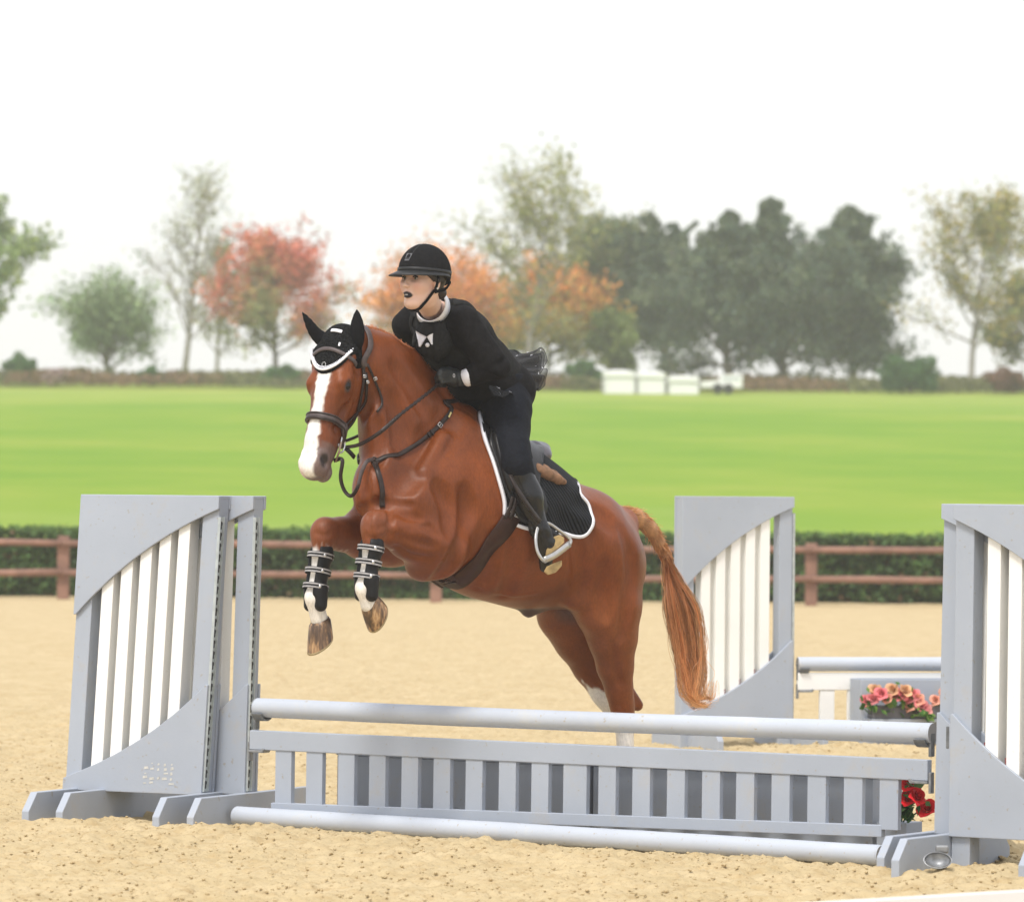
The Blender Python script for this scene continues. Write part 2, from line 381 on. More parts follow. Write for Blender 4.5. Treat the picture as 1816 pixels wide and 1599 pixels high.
OL = [(.15, .19, .08), (.22, .22, .08), (.10, .15, .075)]
RD = [(.63, .18, .11), (.57, .25, .12), (.42, .30, .12), (.28, .30, .12)]
OR = [(.72, .31, .08), (.68, .40, .07), (.54, .41, .09), (.34, .35, .11)]
tree('maple_tree', -60, 690, 352, 150, 196, 'green tree cut off by the left edge of the photo', [(.24, .32, .12), (.32, .37, .13), (.18, .26, .10)], 11, 1.0, .26, 14, .3)
tree('small_tree', 190, 682, 572, 150, 203, 'low round pale green tree at far left of the lawn crest', [(.28, .38, .18), (.34, .42, .22), (.22, .32, .16)], 12, .40, .18, 18, .22, trunks=2, r0=.10)
tree('bare_tree', 325, 686, 250, 185, 206, 'tall nearly leafless grey tree left of the red tree', [(.28, .29, .09), (.20, .24, .08), (.33, .30, .12)], 13, .09, .15, 30, .2, .5, 60, shape=lambda t: 1.1-t*.9, sub=9, bark=BARKP, r0=.12)
tree('bare_tree', 385, 684, 420, 90, 212, 'slim sparse grey tree directly against the left of the red crown', [(.22, .24, .08), (.28, .26, .1)], 14, .25, .16, 16, .2, .5, 50, sub=7, bark=BARKP, r0=.09)
tree('red_maple_tree', 490, 676, 445, 150, 200, 'round maple tree with red autumn crown left of the rider', RD, 15, .50, .19, 26, .24, .3, 66, tint=lambda p, b, H, s: np.clip(1.15-(p[:, 2]-b.z)/H*1.15+.35*np.sin(p[:, 0]*1.7), 0, .99), sub=8)
tree('orange_maple_tree', 775, 686, 545, 185, 202, 'orange maple tree directly behind the shoulders of the rider', OR, 16, .6, .2, 26, .22, .3, 66, tint=lambda p, b, H, s: np.clip(1.0-(p[:, 2]-b.z)/H*.9, 0, .99), sub=8)
tree('orange_maple_tree', 970, 690, 530, 150, 207, 'low orange and yellow maple tree behind the tall sparse tree', OR, 17, .8, .2, 20, .22, .3, 66, tint=lambda p, b, H, s: np.clip(1.25-(p[:, 2]-b.z)/H*1.0, 0, .99), sub=8)
tree('ash_tree', 935, 690, 322, 175, 196, 'tall sparse yellow green tree rising behind the tulle skirt', YG, 18, .24, .17, 28, .24, .55, 52, shape=lambda t: 1.05-(abs(t-.6)*1.3)**2, sub=9, bark=BARKP, r0=.12)
tree('olive_tree', 1085, 692, 395, 135, 208, 'olive green tree with yellowish left side, right of the tall sparse tree', OL, 19, .9, .2, 24, .18, .4, 62, sub=8)
tree('dark_tree', 1178, 694, 392, 130, 205, 'dark green tree between the olive tree and the widest evergreen', DK, 20, .9, .2, 28, .16, .45, 56, sub=8)
for px, ty, hf, sd, lb in ((1292, 338, 88, 21, 'leftmost peak of the tall dark evergreen clump at right'), (1392, 316, 92, 22, 'middle and tallest of the three dark evergreens'), (1512, 330, 92, 23, 'rightmost of the three tall dark evergreens')):
    tree('evergreen_tree', px, 698, ty-20, hf*2.45, 200+sd % 3*2, lb, DK, sd, .8, .2, 50, .10, .30, 66, shape=lambda t: ((1.0-t)**.95+.02)*(.78+.38*math.sin(t*15+sd*2)), sub=9, clump=.26, group='tall dark evergreens')
tree('ash_tree', 1722, 698, 330, 165, 198, 'sparse yellowing tree with forked trunk at the right edge', [(.34, .30, .08), (.42, .32, .09), (.24, .26, .09)], 24, .30, .17, 28, .24, .5, 56, sub=9, bark=BARKP, r0=.12)
tree('olive_tree', 1835, 700, 500, 120, 207, 'low olive tree with a rusty tinge at the far right edge', [(.20, .22, .07), (.28, .20, .07), (.15, .19, .07)], 25, 1.2, .2, 14, .15)
tree('small_tree', 1090, 696, 560, 62, 198, 'short yellow green tree at the foot of the olive tree', [(.24, .27, .08), (.18, .24, .07)], 26, 1.1, .18, 10, .2)
# ---- shrubs
def bush(px, base_y, top_y, half, Yd, label, cols, seed, name='shrub', leaf=.13, n=3200):
    rng = np.random.default_rng(seed); b = P(px, base_y, Yd); b.z = float(lawn_z(Yd)); H = P(px, top_y, Yd).z-b.z; s = half/FPX*Yd
    e = empty(name, b, label, 'shrub', 'shrubs along the top of the lawn')
    st = MB()
    for k in range(7): st.tube(limb_path(b, (rng.normal(0, .6), rng.normal(0, .6), 1), H*.85, 5, rng, .2, .4), [.03*(1-.14*j) for j in range(6)], 5)
    st.build('stems', BARK, e, True)
    u = rng.normal(size=(n, 3)); u /= np.linalg.norm(u, axis=1)[:, None]; rr = rng.random((n, 1))**.45
    lump = 1+.3*np.sin(u[:, :1]*5+seed)*np.cos(u[:, 2:]*4+seed*2)
    pts = np.array(b)+np.array([0, 0, H*.52])+u*rr*lump*np.array([s, s*.8, H*.5])
    c = np.array(cols)[rng.integers(0, len(cols), n)]*rng.uniform(.6, 1.4, (n, 1))*(.7+.6*vnoise(pts[:, 0], pts[:, 2], .5, seed))[:, None]
    v, f, c = leaf_cloud(pts, leaf, c, rng); mesh_np('foliage', v, f, LEAF, e, False, c)
GB = [(.06, .14, .04), (.09, .18, .05)]
bush(40, 684, 630, 32, 195, 'dark green conical shrub at far left of lawn crest', GB, 31)
bush(97, 684, 655, 20, 193, 'small pale pink flowering shrub at far left', [(.55, .38, .36), (.45, .34, .32)], 32)
bush(268, 684, 652, 26, 195, 'flat green shrub under the low round pale tree', GB, 33)
bush(497, 684, 648, 36, 195, 'green shrub at the foot of the red maple', GB, 34)
bush(1035, 694, 640, 34, 195, 'dark green shrub just right of the tulle skirt', GB, 35)
bush(1612, 704, 632, 55, 192, 'leafy dark green shrub right of the evergreens', [(.05, .13, .04), (.08, .17, .05)], 36, n=6000)
bush(1785, 706, 655, 38, 192, 'reddish brown shrub at the right edge', [(.22, .10, .07), (.16, .10, .06)], 37)
# low rough border along the crest: uncountable ground cover
rng = np.random.default_rng(40); n = 26000
x = rng.uniform(-24, 24, n); y = rng.uniform(RIDGE-12, RIDGE-4, n); hgt = .20+.42*vnoise(x, y, 2.2, 6)
z = lawn_z(y)+rng.random(n)*hgt
c = np.array([.17, .17, .075])*rng.uniform(.6, 1.4, (n, 1)); w = vnoise(x, y, 3.5, 8) > .6; c[w] = np.array([.24, .15, .085])*rng.uniform(.6, 1.3, (w.sum(), 1))
v, f, c = leaf_cloud(np.stack([x, y, z], 1), .2, c, rng)
tag(mesh_np('ground_cover', v, f, LEAF, None, False, c), 'rough olive brown planting along the top edge of the lawn', 'ground cover', kind='stuff')
# ---- white tents and a white trailer under the dark trees
WH = simple('white_canvas', (.82, .82, .82), .6, .03, 2, bmp=0)
GREYT = simple('tent_pole', (.5, .5, .52), .4)
TY = 189.0
def tent(px0, px1, topy, basey, label):
    a = P(px0, basey, TY); b = P(px1, basey, TY); t = P(px0, topy, TY); z0 = float(lawn_z(TY))-.1; w = b.x-a.x; h = t.z-z0
    e = empty('white_tent', ((a.x+b.x)/2, TY, z0), label, 'tent', 'white tents under the trees')
    roof = MB(); e0 = h*.88
    for i in range(1):
        cx = 0; hw = w/2
        roof.add([(-hw, 0, e0), (hw, 0, e0), (hw, 3, e0), (-hw, 3, e0), (-.35*hw, 1.5, h), (.35*hw, 1.5, h), (-hw, 0, e0-.18), (hw, 0, e0-.18), (hw, 3, e0-.18), (-hw, 3, e0-.18)],
                 [(0, 1, 5, 4), (1, 2, 5), (2, 3, 4, 5), (3, 0, 4), (0, 6, 7, 1), (1, 7, 8, 2), (2, 8, 9, 3), (3, 9, 6, 0)])
    roof.build('roof', WH, e, world=False)
    wl = MB(); wl.box((-w/2+.04, .06, 0), (w/2-.04, .10, e0-.1)); wl.build('wall', WH, e, world=False); wl = MB(); wl.box((-w/2+.04, 2.9, 0), (w/2-.04, 2.94, e0-.1)); wl.build('wall', WH, e, world=False)
    for sx in (-1, 1):
        for yy in (0.02, 2.98):
            p = MB(); p.tube([(sx*(w/2-.02), yy, 0), (sx*(w/2-.02), yy, e0)], .025, 6); p.build('pole', GREYT, e, world=False)
tent(1070, 1127, 654, 692, 'leftmost white tent beneath the dark trees')
tent(1130, 1180, 656, 695, 'second white tent from the left beneath the dark trees')
tent(1184, 1240, 664, 700, 'third white tent from the left, beside the white box trailer')
a = P(1243, 703, TY); b = P(1317, 703, TY); z0 = float(lawn_z(TY)); top = P(1300, 664, TY).z
e = empty('white_trailer', ((a.x+b.x)/2, TY+.5, z0-.1), 'white box trailer with low nose at right of the white tents', 'trailer')
w = b.x-a.x; h = top-z0+.1; mb = MB()
mb.prism([(-w/2, .25), (w/2, .25), (w/2, h), (-w/2+w*.5, h), (-w/2+w*.47, h*.72), (-w/2, h*.62)], -.4, 1.3); mb.build('body', WH, e, bevel=.02, world=False)
for x in (-.15, .25):
    mb = MB(); mb.tube([(x, -.47, .22), (x, -.33, .22)], .2, 16); mb.build('wheel', simple('tyre', (.03, .03, .03), .8), e, world=False)
mb = MB(); mb.box((-w/2+w*.52, -.404, h*.72), (w/2-.1, -.402+.0, h*.88)); mb.build('window', simple('dark_glass', (.5, .53, .56), .2), e, world=False)
# ---- haze
mb = MB(); mb.box((-120, -6, -1.3), (120, 330, 22)); hz = mb.build('haze'); tag(hz, kind='stuff')
m = bpy.data.materials.new('haze'); m.use_nodes = True; t = m.node_tree; t.nodes.clear()
pv = t.nodes.new('ShaderNodeVolumePrincipled'); pv.inputs['Color'].default_value = (1, 1, 1, 1); pv.inputs['Density'].default_value = .00080; pv.inputs['Anisotropy'].default_value = .2
ou = t.nodes.new('ShaderNodeOutputMaterial'); t.links.new(pv.outputs[0], ou.inputs['Volume']); hz.data.materials[0] = m
# ---- out-of-focus white rail close to the camera (bottom right corner)
a = P(1330, 1607, 14.5); b = P(1900, 1573, 15.4); a2 = a+(a-b)*.25; b2 = b+(b-a)*.3
mb = MB(); ux = (b2-a2).normalized(); side = Vector((ux.y, -ux.x, 0)).normalized()*.02; dn = Vector((0, 0, -.14))
mb.add([a2-side, a2+side, b2+side, b2-side, a2-side+dn, a2+side+dn, b2+side+dn, b2-side+dn], [(0, 1, 2, 3), (7, 6, 5, 4), (1, 5, 6, 2), (0, 3, 7, 4), (0, 4, 5, 1), (3, 2, 6, 7)])
e = empty('white_fence', (a.x, a.y, 0), 'blurred white rail cutting across the bottom right corner', 'fence')
mb.build('rail', simple('white_paint_near', (.85, .85, .85), .5, .02, 2, bmp=0), e)
for q in (a2, b2):
    mb = MB(); mb.box((q.x-.04, q.y+.02, -.1), (q.x+.04, q.y+.10, q.z-.01)); mb.build('post', MATS['white_paint_near'], e)
# ============================================================ JUMPS
GR = paint('grey_paint', (.375, .415, .48), amt=.8)
WP = paint('white_paint', (.86, .86, .835), amt=.3, dirt=(.45, .38, .26), chip=(.62, .57, .47))
PV = paint('pole_paint', (.47, .51, .575), amt=.85, chip=(.58, .54, .42), dirt=(.36, .29, .17))
BKW = simple('raw_wood_grey', (.30, .29, .28), .8, .3, 10)
STEEL = simple('galvanised_steel', (.50, .54, .54), .42, .15, 30, metal=.6, bmp=.05)
DARK = simple('black_hole', (.015, .015, .017), .6, .1)
CUPM = simple('dark_grey_plastic', (.13, .14, .15), .45, .35, 25, bmp=.1)
CUPG = simple('grey_aluminium_cup', (.25, .26, .27), .45, .3, 40, metal=.4)
MAR = simple('maroon_strip', (.22, .05, .05), .6)
WID, HT, PB = .755, 1.525, .125
def arc(p0, p1, bulge, n=18):
    out = []; dx, dz = p1[0]-p0[0], p1[1]-p0[1]; L = math.hypot(dx, dz)
    for i in range(n+1):
        t = i/n; b = 4*t*(1-t)*bulge; out.append((p0[0]+dx*t-dz/L*b, p0[1]+dz*t+dx/L*b))
    return out
def wing(name, tip, ang, mirror, lean, label, roll=0.0, foot=.50):
    """tip: ground point of the inner foot's near end"""
    a = R(ang); ux = Vector((math.cos(a), math.sin(a), 0)); uy = Vector((-math.sin(a), math.cos(a), 0))
    inner = tip+uy*foot; xi = -.017 if mirror else WID+.015
    loc = inner-ux*xi; loc.z = 0
    e = empty(name, loc, label, 'jump standard', 'grey and white wing standards', a)
    def sh(mb):
        mb.v = [(x+z*math.tan(R(roll)), y+z*math.tan(R(lean)), z) for x, y, z in mb.v]; return mb
    X = (lambda u: WID-u) if mirror else (lambda u: u)
    def bx(mb, u0, u1, y0, y1, z0, z1, mat=None):
        p, q = sorted((X(u0), X(u1))); mb.box((p, y0, z0), (q, y1, z1), mat)
    D = .045
    for u0, u1 in ((.004, .088), (WID-.092, WID-.004)):
        mb = MB(); bx(mb, u0, u1, -D, D, -.03, HT-.012); sh(mb).build('post', GR, e, bevel=.004, world=False)
    for k in range(5):
        c = .168+k*.100; mb = MB(); bx(mb, c-.031, c+.031, -D+.001, D-.001, PB+.03, HT-.05)
        sh(mb).build('slat', WP, e, bevel=.003, world=False)
    def pl(pts): return [(X(u), z) for u, z in pts]
    top = [(0, HT), (0, .955)]+arc((0.012, .955), (WID, 1.462), .052)+[(WID, HT)]
    bot = [(0, PB), (WID, PB), (WID, .64)]+arc((WID-.012, .64), (0, .185), .050)[:-1]+[(0, .18)]
    for y0, y1 in ((-D-.019, -D), (D, D+.019)):
        mb = MB(); mb.prism(pl(top), y0, y1); sh(mb).build('upper_panel', GR, e, bevel=.003, world=False)
        mb = MB(); mb.prism(pl(bot), y0, y1); sh(mb).build('lower_panel', GR, e, bevel=.003, world=False)
    mb = MB(); bx(mb, .003, WID-.003, -D+.001, D-.001, HT-.014, HT-.002); sh(mb).build('top_rail', GR, e, world=False)
    mb = MB(); bx(mb, .09, WID-.094, -.03, .03, PB+.02, PB+.075, GR); sh(mb).build('bottom_rail', GR, e, world=False)
    for k in range(0 if lean > 1 else 5):
        c = .168+k*.100; zz = .18+(.64-.18)*(c/WID)-.035; mb = MB()
        bx(mb, c+.0315, c+.0375, -D+.004, -D+.03, zz-.03, zz+.035)
        sh(mb).build('brace_strip', MAR, e, world=False)
    tr = MB(); tw = .027
    bx(tr, WID-.004, WID+.003, -.026-tw, -.026+tw-.012, .14, 1.425, STEEL); bx(tr, WID+.003, WID+.010, -.026-tw, -.026-tw+.004, .14, 1.425, STEEL)
    bx(tr, WID+.003, WID+.010, -.026+tw-.016, -.026+tw-.012, .14, 1.425, STEEL)
    yc = -.032; s = 1 if not mirror else -1
    for k in range(25):
        zc = .175+k*.0505; n = 10; x0 = X(WID+.0036)
        vs = [(x0, yc+.012*math.cos(2*math.pi*j/n), zc+.011*math.sin(2*math.pi*j/n)+.006) for j in range(n)]
        tr.add(vs, [tuple(range(n)) if not mirror else tuple(range(n-1, -1, -1))], DARK)
        tr.add([(x0+.0002*s, yc-.006, zc-.020), (x0+.0002*s, yc+.006, zc-.020), (x0+.0002*s, yc+.006, zc), (x0+.0002*s, yc-.006, zc)], [(0, 1, 2, 3) if not mirror else (3, 2, 1, 0)], DARK)
    if not mirror: sh(tr).build('keyhole_track', None, e, world=False)
    for p, q in (((-.036, .002), (WID-.130, WID-.0935)) if mirror else ((WID-.002, WID+.035), (.052, .0905))):
        F = foot; h = .135; mb = MB(); pts = [(-F, -.03), (F, -.03), (F, .05), (F-.075, h), (-F+.075, h), (-F, .05)]
        mb.add([(p, y, z) for y, z in pts]+[(q, y, z) for y, z in pts], [tuple(range(6)), tuple(range(11, 5, -1))]+[(i, i+6, (i+1) % 6+6, (i+1) % 6) for i in range(6)])
        mb.build('foot_board', GR, e, bevel=.004, world=False)
    return e
wA = wing('wing_standard', G(275, 1467), -26, False, 3.4, 'leftmost grey wing standard with five white slats, front of the left pair', 1.5, foot=.50)
wing('wing_standard', G(336, 1468), -26, False, 2.0, 'wing standard of the left pair that carries the top pole, mostly hidden behind the first', .3, foot=.60)
wC = wing('wing_standard', G(1587, 1546), -33, True, -.4, 'nearer wing standard at right edge with a fallen cup at its foot', .6)
wD = wing('wing_standard', G(1561, 1541), -33, True, .6, 'wing standard at right that shows as a narrow strip left of the nearer one', .6)
wing('wing_standard', G(1464, 1326), 22, False, 0, 'grey and white wing standard in the background behind the horse tail')
# worn-off stencil marks on the lower panel of the leftmost standard
PALE = simple('worn_pale', (.56, .56, .53), .8, .2, 60)
rg = random.Random(4); mb = MB()
for i in range(5):
    for j in range(5):
        x = .455+i*.036+rg.uniform(-.004, .004); z = .175+j*.022+rg.uniform(-.004, .004); w = rg.uniform(.004, .015); h = rg.uniform(.003, .009)
        if rg.random() < .8: mb.add([(x-w, z*math.tan(R(3.4))-.0655, z-h), (x+w, z*math.tan(R(3.4))-.0655, z-h*.5), (x+w*.8, z*math.tan(R(3.4))-.0655, z+h), (x-w*.9, z*math.tan(R(3.4))-.0655, z+h*.7)], [(0, 1, 2, 3)])
o = mb.build('worn_marks', PALE, wA, world=False)
# ---- front fence line
A0 = Vector((-1.205, 22.97, 0)); A1 = Vector((1.793, 20.961, 0)); LV = (A1-A0); LL = LV.length; LV.normalize(); LA = math.atan2(LV.y, LV.x); LN = Vector((-LV.y, LV.x, 0))
def on_line(px, back=0.0):  # u along the fence line seen at pixel column px
    o = A0+LN*back; k = (px-908)/FPX
    return (k*o.y-o.x)/(LV.x-k*LV.y)
def pole(name, a, b, r, label, cat='pole', group='grey jump poles', sag=0):
    a = Vector(a); b = Vector(b); n = 24; rg = random.Random(hash(label) % 99)
    pts = [a.lerp(b, i/(n-1))+Vector((0, 0, -sag*math.sin(math.pi*i/(n-1)))) for i in range(n)]
    mb = MB(); mb.tube(pts, [r*rg.uniform(.985, 1.015) for _ in pts], 32, PV, caps=False)
    ax = (b-a).normalized()
    for p, s in ((a, -1), (b, 1)):
        mb.tube([p, p+ax*s*.006], [r, r*.94], 32, PV, caps=False); mb.tube([p+ax*s*.006, p+ax*s*.0065], [r*.94, .001], 32, BKW, caps=False)
    e = empty(name, a, label, cat, group); mb.build('shaft', None, e, True); return e
pole('jump_pole', P(457, 1254, 22.955), P(1652, 1299.7, 20.982), .0447, 'long grey painted top pole resting in the cups above the picket gate', sag=.006)
pole('ground_pole', G(420, 1462)+Vector((0, .03, .040)), G(1562, 1534)+Vector((0, .03, .040)), .0447, 'worn grey pole with mud stains lying on the sand before the gate')
gate = empty('picket_gate', A0, 'low grey picket gate with nineteen slats hanging under the top pole', 'gate', rz=LA)
mb = MB(); mb.box((.006, -.02, .347), (LL-.006, .02, .437)); mb.build('top_rail', GR, gate, bevel=.004, world=False)
u0, u1 = on_line(490), on_line(1572); mb = MB()
mb.prism([(u0, .052), (u1, .098), (u1, .150), (u0, .105)], -.018, .018); mb.build('bottom_rail', GR, gate, bevel=.003, world=False)
ua, ub = on_line(511), on_line(1584)
for k in range(19):
    u = lerp(ua, ub, k/18)+random.uniform(-.003, .003); w = .046 if k != 9 else .062; zb = .105+.045*(u-u0)/(u1-u0)
    if k == 9: u += .006
    mb = MB(); mb.box((u-w, -.014, zb-.02), (u+w, .016, .352)); mb.v = [(x, y-.002*(z < .2), z) for x, y, z in mb.v]
    mb.build('slat', GR, gate, bevel=.002, world=False)
def wallbox(name, pa, pb, back, z1, label, depth=.26):
    ua, ub = on_line(pa, back), on_line(pb, back); o = A0+LN*back+LV*ua; L = ub-ua
    e = empty(name, o, label, 'jump box', rz=LA, group='grey boxes standing behind the picket gate')
    mb = MB(); mb.box((0, 0, -.03), (L, .018, z1)); mb.build('front_panel', GR, e, bevel=.003, world=False)
    mb = MB(); mb.box((0, depth-.018, -.03), (L, depth, z1)); mb.build('back_panel', GR, e, bevel=.003, world=False)
    for x in (0, L-.018):
        mb = MB(); mb.box((x+.001, .0185, -.03), (x+.017, depth-.0185, z1-.002)); mb.build('end_panel', GR, e, world=False)
    mb = MB(); mb.box((-.004, -.004, z1+.001), (L+.004, depth+.004, z1+.018)); mb.build('lid', GR, e, bevel=.003, world=False); return e
wallbox('wooden_box', 603, 1051, .13, .33, 'left grey wooden box standing behind the picket gate')
wallbox('wooden_box', 1057, 1553, .13, .335, 'right grey wooden box standing behind the picket gate')
# ---- cups
def cup(loc, rz, label, mat, r=.047, tilt=None, flip=1):
    e = empty('jump_cup', loc, label, 'jump cup', 'metal cups that hold the poles', rz)
    mb = MB(); n = 12; w = .055   # half shell open upwards; pole axis along local x
    pts = [(math.cos(a), math.sin(a)) for a in [math.pi*(1.12+.76*i/n) for i in range(n+1)]]
    vs = []
    for x in (0, w*flip):
        for c, s in pts: vs.append((x, c*r, s*r+r))
        for c, s in reversed(pts): vs.append((x, c*(r+.007), s*(r+.007)+r))
    m = 2*(n+1); fs = [(j, (j+1) % m, (j+1) % m+m, j+m) for j in range(m)]
    for j in range(n): fs += [(j, j+1, m-2-j, m-1-j), (j+m, m-1-j+m, m-2-j+m, j+1+m)]
    mb.add(vs, fs); mb.build('shell', mat, e, world=False)
    mb = MB(); mb.box((min(-.014*flip, 0), -.017, -.045), (max(-.014*flip, 0), .017, .055)); mb.build('back_plate', mat, e, bevel=.003, world=False)
    if tilt: e.rotation_euler = tilt
    return e
pl = Vector(P(457, 1254, 22.955)); pr = Vector(P(1652, 1299.7, 20.982))
cup(pl+Vector((-.004, 0, -.0545))+LV*.006, LA, 'dark cup under the left end of the top pole', CUPM)
cup(pr+Vector((0, 0, -.0545))-LV*.006, LA, 'dark cup under the right end of the top pole', CUPM, flip=-1)
def flat_cup(loc, rz, label, flip):
    e = empty('jump_cup', loc, label, 'jump cup', 'metal cups that hold the poles', rz)
    mb = MB(); mb.prism([(0, 0), (.085*flip, 0), (.095*flip, .018), (.08*flip, .022), (.07*flip, .012), (0, .012)], -.028, .028); mb.build('shell', CUPG, e, bevel=.003, world=False)
    mb = MB(); mb.box((min(-.012*flip, 0), -.016, -.04), (max(-.012*flip, 0), .016, .05)); mb.build('back_plate', CUPG, e, bevel=.003, world=False)
flat_cup(A0+Vector((0, 0, .334))+LV*.004, LA, 'flat grey cup under the left end of the picket gate', 1)
flat_cup(A1+Vector((0, 0, .334))-LV*.004, LA, 'flat grey cup under the right end of the picket gate', -1)
c = G(1659, 1544); e = empty('jump_cup', c, 'spare grey cup lying on the sand against the foot of the right standard', 'jump cup', 'metal cups that hold the poles')
Mt = Matrix.Rotation(R(48), 4, 'X'); mb = MB(); nr, na = 6, 24; vs = []
for lay, rr in ((0, .068), (1, .060)):
    for i in range(nr+1):
        th = R(62)*i/nr
        for j in range(na):
            a = 2*math.pi*j/na; p = Mt @ Vector((rr*math.sin(th)*math.cos(a), rr*math.sin(th)*math.sin(a)*.72, .066-rr*math.cos(th))); vs.append(c+p+Vector((0, -.07, .030)))
q = (nr+1)*na; fs = []
for lay in (0, 1):
    for i in range(nr):
        for j in range(na): a_, b_ = lay*q+i*na+j, lay*q+i*na+(j+1) % na; fs.append((a_, b_, b_+na, a_+na) if lay else (a_+na, b_+na, b_, a_))
fs += [(nr*na+j, nr*na+(j+1) % na, q+nr*na+(j+1) % na, q+nr*na+j) for j in range(na)]
mb.add(vs, fs); mb.build('shell', CUPG, e, True)
mb = MB(); mb.box((c.x-.004, c.y-.058, .078), (c.x+.050, c.y-.030, .112)); mb.build('back_plate', CUPG, e, bevel=.008)
hs = MB(); hs.box((-.0065, -.002, 0), (.0065, .006, .092)); h = P(1680.5, 1327, 20.30)
e2 = wD; hs.v = [tuple(Vector(v)+h) for v in hs.v]; o = hs.build('latch_plate', CUPM, wD, bevel=.003)
# ---- background fence line
B0 = Vector(P(1416, 1177, 30.42)); BD = Vector((math.cos(R(12)), math.sin(R(12)), 0)); BN = Vector((-BD.y, BD.x, 0))
pole('jump_pole', B0, B0+BD*3.6, .0437, 'grey pole of the background jump above the white gate and pink flowers')
cup(Vector(B0)+Vector((0, 0, -.054))+BD*.004, R(12), 'dark cup under the pole of the background jump', CUPM)
def bu(px, o): k = (px-908)/FPX; return (k*o.y-o.x)/(BD.x-k*BD.y)
g0 = Vector((B0.x, B0.y, 0)); z_ = lambda y, px, d: CAMH-(y-(855+(px-908)*math.tan(ROLL)))*d/FPX
wg = empty('white_gate', g0, 'white plank gate with white pickets in the background jump', 'gate', rz=R(12))
zt, zb = z_(1191, 1500, 30.6), z_(1222, 1440, 30.5); mb = MB(); mb.box((bu(1417, g0), -.02, zb), (3.55, .02, zt)); mb.build('top_rail', WP, wg, bevel=.004, world=False)
mb = MB(); mb.box((.25, -.018, .03), (3.4, .018, .10)); mb.build('bottom_rail', WP, wg, bevel=.004, world=False)
k = 0; px = 1457
while k < 16:
    u = bu(1457, g0)+.178*k; mb = MB(); mb.box((u, -.014, .09), (u+.092, .016, zb+.01)); mb.build('slat', WP, wg, bevel=.002, world=False); k += 1
flat_cup(g0+Vector((0, 0, zb-.014)), R(12), 'flat grey cup under the white gate of the background jump', 1)
o = g0-BN*.30; ub0 = bu(1530, o); bxo = o+BD*ub0
fb = empty('flower_wall', bxo, 'grey panel wall with a recessed shelf in front of the white gate', 'jump box', rz=R(12)); zt = z_(1205, 1600, 30.2)
mb = MB(); mb.box((0, 0, -.02), (1.6, .02, zt)); mb.build('front_panel', GR, fb, bevel=.003, world=False)
mb = MB(); mb.box((0, .22, -.02), (1.6, .24, zt)); mb.build('back_panel', GR, fb, bevel=.003, world=False)
for x in (0, 1.58):
    mb = MB(); mb.box((x+.001, .0205, -.02), (x+.018, .2195, zt-.003)); mb.build('end_panel', GR, fb, world=False)
mb = MB(); zs = z_(1274, 1600, 30.1); mb.box((.02, -.17, zs-.02), (1.58, -.001, zs)); mb.build('shelf', GR, fb, bevel=.002, world=False)
# ---- flowers
PET = leaf_material('petal', None, .5, .3)
def blossom(c, r, col, rng, n=11, up=None):
    """nested curled petals; returns verts, quads, colours"""
    up = Vector(up or (rng.normal(0, .35), -.8, .6)).normalized(); q = up.to_track_quat('Z', 'Y').to_matrix(); V = []; F = []; C = []
    for k in range(n):
        t = k/(n-1); ang = k*2.4; rad = r*(.22+.78*t); op = .25+.75*t; tone = rng.uniform(.75, 1.2)*(1.0-.25*(1-t)); n0 = len(V)
        for i in range(5):
            for j in range(5):
                s = (j/4-.5)*1.9; h = i/4; w = rad*(.35+.65*math.sin(math.pi*(.15+.7*h))); out = rad*(.25+.75*h**1.3)*op; zz = r*(1.05*h-.35*(h**3)*t)-r*.5
                a = ang+s*w/max(out, r*.25)*.85; V.append(Vector(c)+q @ Vector((math.cos(a)*out, math.sin(a)*out, zz-.25*r*t*(abs(s)/.95)**2*h)))
                C.append([min(1, x*tone*(.8+.3*h)) for x in col])
        for i in range(4):
            for j in range(4): F.append((n0+i*5+j, n0+i*5+j+1, n0+i*5+j+6, n0+i*5+j+5))
    return V, F, C
def flower_obj(name, c, r, col, rng, parent, n=11, label=None):
    V, F, C = blossom(c, r, col, rng, n); o = mesh_np(name, [tuple(v) for v in V], F, PET, parent, True, np.array(C)); return o
def leaves_obj(parent, pts, size, rng, col=(.07, .17, .04), lightc=(.20, .34, .08)):
    pts = np.array([tuple(p) for p in pts]); cc = np.where(rng.random((len(pts), 1)) < .35, np.array(lightc), np.array(col))*rng.uniform(.7, 1.3, (len(pts), 1))
    v, f, c = leaf_cloud(pts, size, cc, rng); return mesh_np('leaves', v, f, LEAF, parent, False, c)
rng = np.random.default_rng(77)
